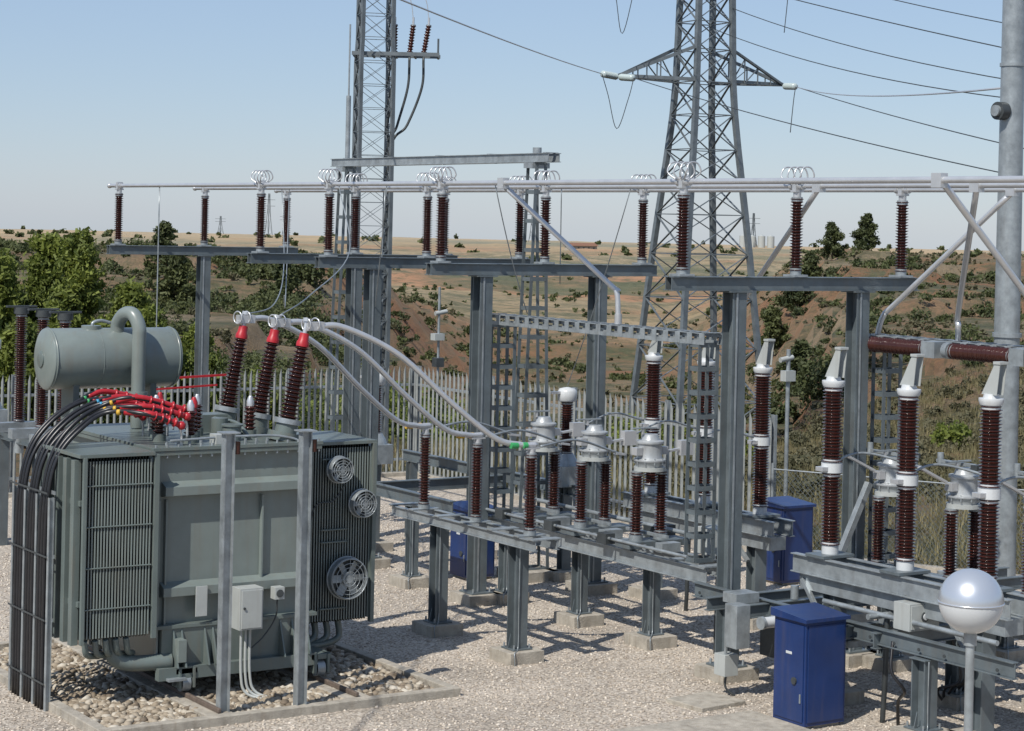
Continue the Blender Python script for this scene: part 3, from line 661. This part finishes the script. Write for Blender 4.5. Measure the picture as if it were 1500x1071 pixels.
T.tube([(12.05,22.12,2.3),(11.9,22.14,2.1),(11.62,22.12,2.0),(11.55,22.1,1.2)],.01,'dark',6)
# HV bushings
for b in(23.55,22.68,21.9):
    base=Vector((11.1,b,2.88));top=Vector((11.34,b,4.12));d=(top-base).normalized()
    T.cyl((11.08,b,2.88),(11.1,b,2.98),.19,'green',20);T.cyl(base+d*.05,base+d*.2,.13,'green',18);T.cyl(base+d*.2,base+d*.26,.16,'galv',18)
    p0=base+d*.26;p1=base+d*1.12;ns=18;prof2=[(0,.1)]
    for i in range(ns):
        k_=1-.3*i/ns;prof2+=[((i+.2)/ns,.075*k_),((i+.55)/ns,.13*k_),((i+.68)/ns,.13*k_),((i+.8)/ns,.075*k_)]
    prof2.append((1,.06));T.lathe(p0,p1,prof2,'porc',18)
    T.lathe(p1,p1+d*.16,[(0,.075),(.3,.075),(.5,.06),(1,.055)],'red',16);T.cyl(p1+d*.16,p1+d*.3,.028,'alu',10)
    T.cyl(p1+d*.3,p1+d*.34,.05,'alu',10)
# LV bushings
for i,(a,b) in enumerate(((9.95,22.0),(10.15,22.35),(10.35,22.7),(9.7,22.3),(9.85,22.75),(10.05,23.1),(10.85,22.3))):
    T.cyl((a,b,2.88),(a,b,2.98),.08,'green',14);T.insul((a,b,2.98),(a,b,3.26),.075,pitch=.045,cap=False);T.lathe((a,b,3.26),(a,b,3.38),[(0,.045),(.5,.045),(1,.02)],'red' if i%2 else 'alu',10)
T.cyl((10.5,22.05,2.88),(10.5,22.05,3.06),.11,'green',18);T.cyl((10.5,22.05,3.06),(10.5,22.05,3.08),.13,'green',18)
T.cyl((10.6,22.6,2.88),(10.6,22.6,3.1),.1,'green',18);T.box(10.5,10.9,23.0,23.3,2.89,3.1,'green');T.box(10.15,10.3,21.72,21.9,2.89,3.0,'lgrey')
T.tube([(9.6,21.75,2.95),(10.4,21.75,2.97),(11.0,21.72,2.95),(11.25,21.68,2.8),(11.27,21.66,2.2)],.015,'galv',6)
T.tube([(10.7,22.0,2.92),(10.7,22.3,3.05),(10.75,22.9,3.05),(10.4,23.6,3.1)],.025,'green',8)
for i in range(12):
    x=9.6+i*.14;T.cyl((x,21.85,2.89),(x,21.85,2.93),.02,'galv',6)
# conservator
c0,c1,cb,cz,cr=9.02,10.66,24.2,3.72,.37
T.lathe((c0,cb,cz),(c1,cb,cz),[(-.03,.02),(-.03,cr*.5),(-.015,cr*.85),(0,cr),(1,cr),(1.015,cr*.85),(1.03,cr*.5),(1.03,.02)],'greenl',48,caps=False)
T.torus((c0+.03,cb,cz),(1,0,0),cr,.012,'greenl',48);T.torus((c1-.03,cb,cz),(1,0,0),cr,.012,'greenl',48);T.torus((c0+.62,cb,cz),(1,0,0),cr,.005,'greenl',48)
T.lathe((c0-.065,cb,cz),(c0-.04,cb,cz),[(0,.01),(0,.1),(1,.1)],'green',20)
for a in(9.35,10.35): T.box(a-.04,a+.04,24.0,24.4,2.88,3.42,'green')
T.tube([(10.02,23.7,2.9),(10.02,23.7,3.9),(10.02,23.71,4.12),(9.98,23.8,4.27),(9.93,23.95,4.27),(9.9,24.08,4.15),(9.9,24.1,4.0)],.085,'greenl',18)
T.tube([(9.62,24.2,4.08),(9.62,24.2,4.15),(9.72,24.2,4.18),(9.85,24.2,4.15)],.02,'galv',8);T.cyl((9.6,24.2,4.07),(9.6,24.2,4.12),.12,'greenl',16)
T.cyl((10.02,23.7,3.3),(10.02,23.7,3.34),.12,'greenl',18)
# front equipment
T.box(10.28,10.57,F0-.42,F0-.2,.83,1.3,'lgrey');T.box(10.30,10.55,F0-.435,F0-.421,.85,1.28,'lgrey');T.cyl((10.33,F0-.45,1.08),(10.33,F0-.436,1.08),.015,'dark',8);T.box(10.35,10.5,F0-.2,F0-.1,1.0,1.1,'dark')
T.box(10.78,10.9,F0-.3,F0-.18,1.12,1.26,'lgrey');T.cyl((10.84,F0-.31,1.19),(10.84,F0-.30,1.19),.045,'dark',14)
T.box(9.86,10.0,F0-.16,F0-.145,.98,1.32,'lgrey')
for i in range(3): T.tube([(10.36+i*.055,F0-.3,.84),(10.37+i*.055,F0-.3,.3),(10.42+i*.06,F0-.34,.1),(10.6+i*.06,F0-.5,.03)],.017,'lgrey',8)
T.tube([(10.84,F0-.24,1.12),(10.84,F0-.2,.9),(10.7,F0-.2,.7),(10.5,F0-.3,.6)],.01,'dark',6)
T.done(.006)
# front posts
for (a,b) in((9.82,20.70),(10.71,20.60)):
    s=B('steel_post');s.hbeam((a,b,0),(a,b,3.13),.1,.12,'galv',side=(1,0,0),t=.012);s.box(a-.1,a+.1,b-.09,b+.09,3.13,3.145,'galv')
    s.box(a+.06,a+.13,b-.03,b+.03,2.94,3.0,'dark');s.cyl((a+.1,b,2.9),(a+.1,b,3.04),.04,'porc',10);s.box(a-.13,a+.13,b-.11,b+.11,0,.02,'dark');s.done()
# LV cables
s=B('power_cables')
for g in range(3):
    for j in range(3):
        i=g*3+j;b=22.08+g*.37+j*.085;jz=.04*j+random.uniform(-.02,.02)
        st=Vector((9.7+.13*j,21.75+g*.55+j*.14,3.14+.06*j+random.uniform(-.03,.03)))
        m1=Vector((9.3,21.75+g*.5+j*.17,3.28+.06*j+random.uniform(-.02,.02)));m2=Vector((8.98,b+.02,3.24+jz))
        pts=[st,m1,m2,(8.66,b,3.06+jz),(8.42,b,2.80+jz*.5),(8.31,b,2.42),(8.28,b,1.8),(8.28,b,.0)]
        s.tube(pts,.024,'rub',10,8)
        s.tube([st,st.lerp(m1,.5)+V(0,0,.02),m1+V(.03,0,.004),m1.lerp(m2,.55)+V(0,0,.008)],.033,'red',10,6)
        tt=['yel','blt','grt'][g];e0=m1.lerp(m2,.66)+V(0,0,.008);e1=m1.lerp(m2,.74)+V(0,0,.006);s.tube([e0,e1],.034,tt if j else 'yel',10,2)
        s.sphere(st+V(.03,0,-.01),.05,'red',10,6)
        for q in(.1,.3,.5,.7):
            c=st.lerp(m1,q)+V(0,0,.012);dd=(m1-st).normalized();s.lathe(c,c+dd*.03,[(0,.033),(.3,.055),(.7,.055),(1,.033)],'red',10)
        s.tube([st,st+V(.04,.02,-.12),st+V(.05,.03,-.25)],.015,'alu',6)
s.done()
s=B('cable_ladder')
for b in(21.98,22.37,22.74,23.12): s.hbeam((8.30,b,0),(8.30,b,2.35),.05,.06,'galv',side=(1,0,0),t=.008)
for z in np.arange(.3,2.4,.7): s.bar((8.335,21.95,z),(8.335,23.15,z),.012,.04,'galv');s.bar((8.245,21.96,z),(8.245,23.14,z),.006,.02,'dark')
s.done()
# ------------------------------------------------------------------ lattice towers
def rotp(c,ang,x,y,z): return (c[0]+x*math.cos(ang)-y*math.sin(ang),c[1]+x*math.sin(ang)+y*math.cos(ang),z)
def lattice(s,c,ang,levels,leg,brace,mat='galvl'):
    for i in range(len(levels)-1):
        z0,w0=levels[i];z1,w1=levels[i+1];h0,h1=w0/2,w1/2
        C0=[(-h0,-h0),(h0,-h0),(h0,h0),(-h0,h0)];C1=[(-h1,-h1),(h1,-h1),(h1,h1),(-h1,h1)]
        for j in range(4):
            p0=rotp(c,ang,*C0[j],z0);p1=rotp(c,ang,*C1[j],z1);s.ang(p0,p1,leg,mat,t=leg*.15)
            k2=(j+1)%4;q0=rotp(c,ang,*C0[k2],z0);q1=rotp(c,ang,*C1[k2],z1)
            s.bar(p0,q1,brace,brace*.3,mat);s.bar(q0,p1,brace,brace*.3,mat)
            s.bar(p1,q1,brace,brace*.4,mat)
s=B('transmission_tower');tc=site(8.1,90);ta=math.radians(-8)
ws=[(-7.5,5.0),(-2.4,4.15),(4.95,2.95),(9.9,2.0),(11.7,1.8),(15.3,1.65),(24,1.3)]
def tw(z):
    for i in range(len(ws)-1):
        if z<=ws[i+1][0]: t=(z-ws[i][0])/(ws[i+1][0]-ws[i][0]);return ws[i][1]+(ws[i+1][1]-ws[i][1])*t
    return ws[-1][1]
lv=[(z,tw(z)) for z in(-7.5,-4.6,-2.0,.3,2.4,4.3,6.0,7.5,8.8,10.3,11.7,13.1,14.3,15.5,16.7,17.9,19.1,20.3,21.5,23)]
lattice(s,tc,ta,lv,.20,.09)
AT=[]
for zc,L in((11.7,4.1),(16.8,3.9),(21.0,3.4)):
    for sg in(-1,1):
        tip=rotp(tc,ta,sg*L,0,zc+.05);w=tw(zc)/2
        for sy in(-1,1):
            lo=rotp(tc,ta,sg*w,sy*w,zc);up=rotp(tc,ta,sg*w,sy*w,zc+1.4);s.ang(lo,tip,.13,'galvl',t=.02);s.ang(up,tip,.13,'galvl',t=.02)
            for q in(.25,.5,.75):
                a_=Vector(lo).lerp(Vector(tip),q);b_=Vector(up).lerp(Vector(tip),q);s.bar(a_,b_,.06,.03,'galvl')
                if q<.7: c_=Vector(lo).lerp(Vector(tip),max(0,q-.25));s.bar(c_,b_,.06,.03,'galvl')
        for q in(.2,.45,.7):
            a_=Vector(rotp(tc,ta,sg*w,-w,zc)).lerp(Vector(tip),q);b_=Vector(rotp(tc,ta,sg*w,w,zc)).lerp(Vector(tip),q);s.bar(a_,b_,.06,.03,'galvl')
        AT.append(Vector(tip))
s.done()
def gl():
    m,nt,b=new_mat('glass_insulator');b.inputs['Base Color'].default_value=(.40,.47,.47,1);b.inputs['Roughness'].default_value=.15;M['glass']=m
gl()
def hang(P,Q,sag,n=16):
    P=Vector(P);Q=Vector(Q);return [P.lerp(Q,i/n)-V(0,0,sag*4*(i/n)*(1-i/n)) for i in range(n+1)]
s=B('overhead_lines')
def wire(P,Q,sag,r=.018,m='alu'): s.tube(hang(P,Q,sag),r,m,5,1,False)
def string(P,Q,L=1.3):
    P=Vector(P);d=(Vector(Q)-P).normalized();pr=[]
    for i in range(9): pr+=[((i+.1)/9,.03),((i+.3)/9,.15),((i+.5)/9,.15),((i+.6)/9,.03)]
    s.lathe(P+d*.25,P+d*(.25+L),pr,'glass',10);s.cyl(P,P+d*.3,.02,'dark',6);return P+d*(.3+L)
L0,R0=AT[0],AT[1];L1,R1=AT[2],AT[3]
fr_=Vector(site(-1.7,45,10.27));tgt=fr_+(fr_-L0)*.9
e1b=string(L0,Vector(site(2.6,85,11.8)));wire(e1b,tgt,.25,.02)
t2=Vector(site(14.2,58,8.0));t2=t2+(t2-R0)*.4
e2=string(R0,Vector(site(13.5,84,11.2)));wire(e2,t2,.2,m='dark')
e3=string(L0,Vector(site(7.5,80,11.0)));wire(e3,Vector(site(16,50,6.2)),.3,m='dark')
s.tube([e1b,e1b+V(.2,-.2,-.9),(e1b+e3)/2-V(0,0,2.2),e3+V(-.2,.1,-.9),e3],.018,'dark',5,6)
s.tube([e2,e2+V(-.1,0,-.6),e2+V(-.25,0,-2.0)],.02,'dark',5,6)
tt=Vector(site(-3,48,14.2));e4=string(L1,Vector(site(2.6,85,16.4)));wire(e4,tt,.3)
e5=string(L1,Vector(site(7.5,80,15.9)));wire(e5,Vector(site(18,45,8.2)),.3,m='dark')
s.tube([e4,e4+V(.3,-.2,-1.6),(e4+e5)/2-V(0,0,3.2),e5+V(-.2,.1,-1.4),e5],.018,'dark',5,6)
e6=string(R1,Vector(site(14.7,60,10.6)));wire(e6,Vector(site(18,45,9.0)),.3,m='dark');s.tube([e6,e6+V(-.1,0,-1.2),e6+V(-.25,0,-2.6)],.02,'dark',5,6)
wire(rotp(tc,ta,.8,.8,14.2),site(15,55,8.9),.5,m='dark');wire(AT[5],site(15.5,60,12.0),.4,m='dark')
wire(rotp(tc,ta,.9,-.9,14.9),site(17.5,48,8.4),.6,m='dark')
wire(e2,(22.3,21.2,7.6),.25)
s.done()
# tower 2 : slim lattice with cable terminations
s=B('cable_riser_tower');c2=site(-3.75,55);a2=math.radians(-20)
zz=-1.5;lv=[]
while zz<16: lv.append((zz,.86 if zz<9.9 else .80));zz+=.62
lattice(s,c2,a2,lv,.085,.035)
R_=Vector(site(1,0));F_=Vector(site(0,1));C2=Vector(c2)
pz=9.85
for sg in(-.35,.35): s.bar(C2-R_*.55+F_*sg+V(0,0,pz),C2+R_*1.75+F_*sg+V(0,0,pz),.06,.1,'galvl',side=(0,0,1))
for q in(-.5,0,.6,1.1,1.7): s.bar(C2+R_*q-F_*.35+V(0,0,pz-.05),C2+R_*q+F_*.35+V(0,0,pz-.05),.05,.05,'galvl')
s.bar(C2+R_*1.7+V(0,0,pz),C2+R_*1.7+V(0,0,pz+.45),.04,.04,'galvl')
for q,le in((.55,.0),(.95,.08),(1.32,.12)):
    p0=C2+R_*q+V(0,0,pz+.05);p1=p0+R_*le+V(0,0,.75);s.insul(p0,p1,.085,'porc',pitch=.07);s.cyl(p1,p1+V(0,0,.2),.03,'alu')
    s.tube([p1+V(0,0,.15),p1+R_*-.1+V(0,0,.7),p1-R_*.5+V(0,0,1.6)],.012,'alu',5)
    s.tube([p0-V(0,0,.1),p0-V(0,0,.9)-R_*.03,p0-V(0,0,1.9)-R_*(.3*q),C2+R_*(.42+q*.05)+V(0,0,pz-2.6),C2+R_*(.40+q*.04)+V(0,0,4),C2+R_*(.40+q*.04)+V(0,0,-1)],.035,'dark',7)
s.done()
# thin droppers
s=B('flexible_droppers')
def dr(p,q,sag=.0,r=.008): s.tube(hang(p,q,sag,8),r,'galv',5,1,False)
dr((15.3,35.4,6.0),(15.3,35.4,1.5),0,.012);dr((17.08,33.7,6.0),(14.4,28.5,4.3),.9,.009)
s.tube([(17.08,34.0,6.0),(16.4,32.5,4.7),(12.6,25.2,4.35),(11.35,23.55,4.27)],.009,'galv',5)
s.tube([(15.3,28.5,6.0),(14.8,27.2,5.0),(12.5,24,4.5),(11.4,22.7,4.3)],.009,'galv',5)
dr((15.3,24.0,6.0),(16.4,24.8,4.2),.1);dr((17.08,23.3,6.0),(18.3,26.5,3.0),.1);dr((17.08,30.2,6.0),(17.0,30.2,3.0));dr((15.3,27.0,6.0),(16.8,30.2,3.0),.3)
dr((17.08,25.0,6.0),(17.5,25.6,4.6),.0)
for b in(21.98,23.25,24.5):
    s.tube([(17.15,b,2.58),(17.8,b+.1,2.75),(18.4,b+.15,2.62)],.014,'galv',6)
    s.tube([(14.45,b-.5,2.72),(15.2,b-.2,2.74),(16.0,b,2.52)],.016,'galv',6)
for b,b2 in((15.85,15.55),(17.1,16.8),(18.35,18.05)):
    s.tube([(16.3,b,2.7),(17.0,b+.1,2.85),(17.6,b2,2.7)],.016,'galv',6)
s.done()
# ------------------------------------------------------------------ vegetation
def leaves(name,P,S,mat,extra=None,stretch=1.6):
    n=len(P);u=np.random.normal(size=(n,3));u/=np.linalg.norm(u,axis=1)[:,None];w=np.random.normal(size=(n,3));v=np.cross(u,w);v/=np.linalg.norm(v,axis=1)[:,None]
    S=S[:,None];q=np.stack([P-u*S*stretch/2-v*S*.5,P+u*S*stretch/2-v*S*.3,P+u*S*stretch/2+v*S*.3,P-u*S*stretch/2+v*S*.5],1).reshape(-1,3)
    F=np.arange(4*n,dtype=np.int32)
    me=bpy.data.meshes.new(name);me.vertices.add(4*n);me.vertices.foreach_set('co',q.ravel().astype(np.float32));me.loops.add(4*n);me.loops.foreach_set('vertex_index',F)
    me.polygons.add(n);me.polygons.foreach_set('loop_start',np.arange(0,4*n,4,dtype=np.int32));me.update(calc_edges=True);me.materials.append(M[mat])
    o=bpy.data.objects.new(name,me);scene.collection.objects.link(o);return o
def pine(X,Y,H,W,lmat='pine',m=70,lsz=1.0):
    a,b,_=site(X,Y);z0=height(a,b)-.1
    s=B('pine_tree');s.tube([(a,b,z0),(a+.1,b,z0+H*.3),(a+.05,b+.1,z0+H*.65),(a+.1,b+.05,z0+H*.95)],.08,'bark',8)
    pts=[];sz=[]
    nl=int(26+H*6)
    for i in range(nl):
        t=.08+.86*(i/nl);z=z0+H*t;r=W*(1-t)**.8*random.uniform(.5,1.15);w=random.uniform(0,6.28);e=Vector((a+math.cos(w)*r,b+math.sin(w)*r,z+r*.35))
        s.tube([(a+.05,b+.03,z),Vector((a,b,z)).lerp(e,.5)+V(0,0,.02),e],.018,'bark',5,4)
        for q in(.5,.75,1.0):
            c=Vector((a,b,z)).lerp(e,q);rr=.10+.19*W*.5*(1-q*.3)
            g=np.random.normal(size=(m,3))*np.array([rr,rr,rr*.8])*.6
            pts.append(g+np.array(c));sz.append(np.random.uniform(.035,.08,m)*lsz)
    t_=s.done();lf=leaves('foliage',np.concatenate(pts),np.concatenate(sz),lmat,stretch=2.6);lf.parent=t_
for X,Y,H,W in((-13.4,54,5.0,1.4),(-12.3,55,5.6,1.4),(-11.0,53,5.6,1.35),(-10.2,56,4.4,1.2),(-9.3,54,3.6,1.1),(-12.8,50,3.8,1.4),(-11.7,50,3.2,1.3),(-10.3,51,3.0,1.1),(-8.4,55,2.5,1.0),(-14.0,57,5.2,1.5),(-7.4,62,2.6,.9),(-9.0,60,3.6,1.1),(-13.0,58,5.0,1.4)): pine(X,Y,H,W)
for X,Y,H,W in((-24,150,4.5,1.8),(-18,165,4,1.7),(-30,180,5,2.2),(10.5,130,4,1.7),(24,190,4.5,2.0),(33,230,4.5,2.2),(29,210,4,2),(40,260,5,2.3),(46,270,5,2.4),(21,150,3.5,1.5)): pine(X,Y,H,W,'shrub',26,2.4)
def bushmass(name,items,mat,leafsz=.09):
    P=[];S=[]
    for (a,b,z,r,h,m,ls) in items:
        k_=max(2,int(3+r*1.5));cs=[(a+random.uniform(-.6,.6)*r,b+random.uniform(-.6,.6)*r,z+h*random.uniform(.1,.6),random.uniform(.3,.6)) for _ in range(k_)]
        per=max(4,m//k_)
        for c in cs:
            g=np.random.normal(size=(per,3));g/=np.linalg.norm(g,axis=1)[:,None];g*=np.random.uniform(.45,1.1,(per,1))
            P.append(g*np.array([r*c[3],r*c[3],h*c[3]])+np.array(c[:3]));S.append(np.random.uniform(.6,1.3,per)*ls)
    return leaves(name,np.concatenate(P),np.concatenate(S),mat)
def scatter(n,y0,y1,rmin,rmax,xa=-.33,xb=.33,cond=None,lo=0):
    it=[]
    while len(it)<n:
        Y=math.exp(random.uniform(math.log(y0),math.log(y1)));X=random.uniform(xa,xb)*Y;a,b,_=site(X,Y)
        if outside(a,b)<1.5: continue
        if mnoise.noise(Vector((a*.03,b*.03,9)))<lo: continue
        if cond and not cond(X,Y): continue
        r=(rmin+(rmax-rmin)*random.random()**2)*(1+.0008*Y);h=r*random.uniform(.6,1.1)
        ls=max(.06,.0009*Y);m=int(min(240,max(14,5*r*r/(ls*ls))));it.append((a,b,height(a,b),r,h,m,ls))
    return it
bushmass('shrubs',scatter(2600,60,900,.3,1.2,lo=-.05,cond=lambda X,Y: not(X>6 and Y<95)),'shrub')
bushmass('dry_scrub',scatter(5000,42,420,.2,.6,lo=-.35),'scrub')
bushmass('hill_shrubs',scatter(1000,70,240,.35,1.1,-.30,-.05,lo=-.3),'shrub')
bushmass('valley_shrubs',scatter(320,60,170,.9,2.0,-.12,.10),'shrub')
def one(X,Y,r,h,m,ls):
    a,b,_=site(X,Y);return (a,b,height(a,b),r,h,m,ls)
bushmass('large_bush',[one(15.8,105,1.9,2.3,2200,.13),one(17.2,104,1.6,2.0,1600,.13),one(14,106,1.2,1.4,900,.13)],'shrub')
bushmass('large_bush',[one(13.0,60,.75,.9,900,.08)],'pine')
bushmass('large_bush',[one(-18,180,2.4,2.2,1200,.2),one(-21,182,1.6,1.6,600,.2)],'shrub')
bushmass('green_thicket',[one(random.uniform(-7.5,-1),random.uniform(66,90),random.uniform(.8,1.6),random.uniform(1.5,3.2),900,.09) for _ in range(26)],'pine')
bushmass('green_thicket',[one(random.uniform(2,9),random.uniform(70,95),random.uniform(.6,1.4),random.uniform(1.0,2.4),700,.09) for _ in range(16)],'pine')
def tufts(name,n,y0,y1,xa,xb):
    V_=[];
    for _ in range(n):
        Y=random.uniform(y0,y1);X=random.uniform(xa,xb)*Y;a,b,_z=site(X,Y)
        if outside(a,b)<.25: continue
        z=height(a,b);h=random.uniform(.12,.38)
        for j in range(7):
            w=random.uniform(0,6.28);dx,dy=math.cos(w),math.sin(w);o=random.uniform(0,.12);x,y=a+dx*o,b+dy*o;l=random.uniform(.05,.2)
            V_.append([(x-dy*.012,y+dx*.012,z-.03),(x+dy*.012,y-dx*.012,z-.03),(x+dx*l+dy*.003,y+dy*l,z+h),(x+dx*l-dy*.003,y+dy*l,z+h)])
    q=B(name);vs=[v for f_ in V_ for v in f_];q.add(vs,[(4*i,4*i+1,4*i+2,4*i+3) for i in range(len(V_))],'grass');q.done()
tufts('dry_grass',14000,33,95,-.1,.33)
bushmass('distant_trees',[one(random.uniform(-.33,.33)*Y,Y,random.uniform(2,5),random.uniform(2,4.5),50,1.6) for Y in [random.uniform(900,2200) for _ in range(140)]],'shrub')
s=B('grain_silos')
for i in range(4):
    a,b,_=site(200+i*8,1800);z=height(a,b);s.cyl((a,b,z),(a,b,z+10),3.2,'lgrey',12);s.lathe((a,b,z+10),(a,b,z+11.5),[(0,3.2),(1,.3)],'lgrey',12)
s.done()
for px_,Y,H in((-355,1900,38),(-330,2100,22),(30,1900,30),(352,1800,30),(-425,2300,20)):
    s=B('distant_pylon');a,b,_=site(px_*Y/3036,Y);z=height(a,b);lattice(s,(a,b),.3,[(z,5),(z+H*.4,2.5),(z+H*.7,1.5),(z+H,1)],.35,.2)
    for q in(.7,.85): s.bar((a-5,b+3,z+H*q),(a+5,b-3,z+H*q),.4,.4,'galvl')
    s.done()
s=B('farm_house');a,b,_=site(45,1350);z=height(a,b);s.box(a-10,a+10,b-4,b+4,z-1,z+3,'conc');s.add([(a-11,b-5,z+3),(a+11,b-5,z+3),(a+11,b,z+5),(a-11,b,z+5),(a+11,b+5,z+3),(a-11,b+5,z+3)],[(0,1,2,3),(3,2,4,5),(0,3,5),(1,4,2)],'roof')
for i in range(5): s.box(a-9+i*4,a-8+i*4,b-4.1,b-4.01,z+.8,z+2.2,'dark')
s.done()
s=B('camera_mast');a,b,_=site(5.3,39.5);s.cyl((a,b,-.5),(a,b,3.2),.04,'galv',8);s.box(a-.12,a+.12,b-.08,b+.08,2.6,2.8,'lgrey');s.cyl((a-.2,b,3.0),(a+.1,b,3.05),.05,'lgrey');s.done()
s=B('camera_mast');a,b,_=site(-1.6,47);s.cyl((a,b,-1),(a,b,4.0),.03,'galv',8);s.box(a-.15,a+.1,b-.1,b+.1,2.8,2.95,'lgrey');s.cyl((a-.1,b,3.4),(a+.2,b,3.45),.05,'lgrey');s.box(a-.1,a+.1,b-.1,b+.1,2.2,2.4,'dark');s.done()
# ------------------------------------------------------------------ light, sky, camera
to_sun_h=Vector((-.90,-.42,0)).normalized();el=math.radians(48)
ts=to_sun_h*math.cos(el)+V(0,0,math.sin(el))
sd=bpy.data.lights.new('sun','SUN');sd.energy=5.0;sd.angle=math.radians(.5);sd.color=(1,.955,.88)
so=bpy.data.objects.new('sun',sd);scene.collection.objects.link(so);so.rotation_euler=ts.to_track_quat('Z','Y').to_euler()
w=bpy.data.worlds.new('World');scene.world=w;w.use_nodes=True;nt=w.node_tree;bg=nt.nodes['Background']
sk=nt.nodes.new('ShaderNodeTexSky');sk.sky_type='NISHITA';sk.sun_disc=False;sk.sun_elevation=el;sk.sun_rotation=math.atan2(to_sun_h.x,to_sun_h.y)
sk.altitude=300;sk.air_density=1.0;sk.dust_density=.3;sk.ozone_density=3.0
mx=nt.nodes.new('ShaderNodeMixRGB');mx.inputs['Fac'].default_value=.55;mx.inputs['Color2'].default_value=(3.3,4.3,6.3,1)
nt.links.new(sk.outputs[0],mx.inputs['Color1']);nt.links.new(mx.outputs[0],bg.inputs[0]);bg.inputs[1].default_value=.11
cd=bpy.data.cameras.new('camera');co=bpy.data.objects.new('camera',cd);scene.collection.objects.link(co);scene.camera=co
cd.sensor_width=36;cd.lens=36*3050/1500;cd.shift_y=-.14;cd.clip_end=20000;cd.clip_start=.1
rr=.022;Rv=V(CA,-SA,0);Fv=V(SA,CA,0);Zv=V(0,0,1)
right=Rv*math.cos(rr)+Zv*math.sin(rr);up=Zv*math.cos(rr)-Rv*math.sin(rr);back=-Fv
mt=Matrix((right,up,back)).transposed().to_4x4();mt.translation=V(0,0,5.5);co.matrix_world=mt
scene.view_settings.view_transform='Standard';scene.view_settings.look='None';scene.view_settings.exposure=0
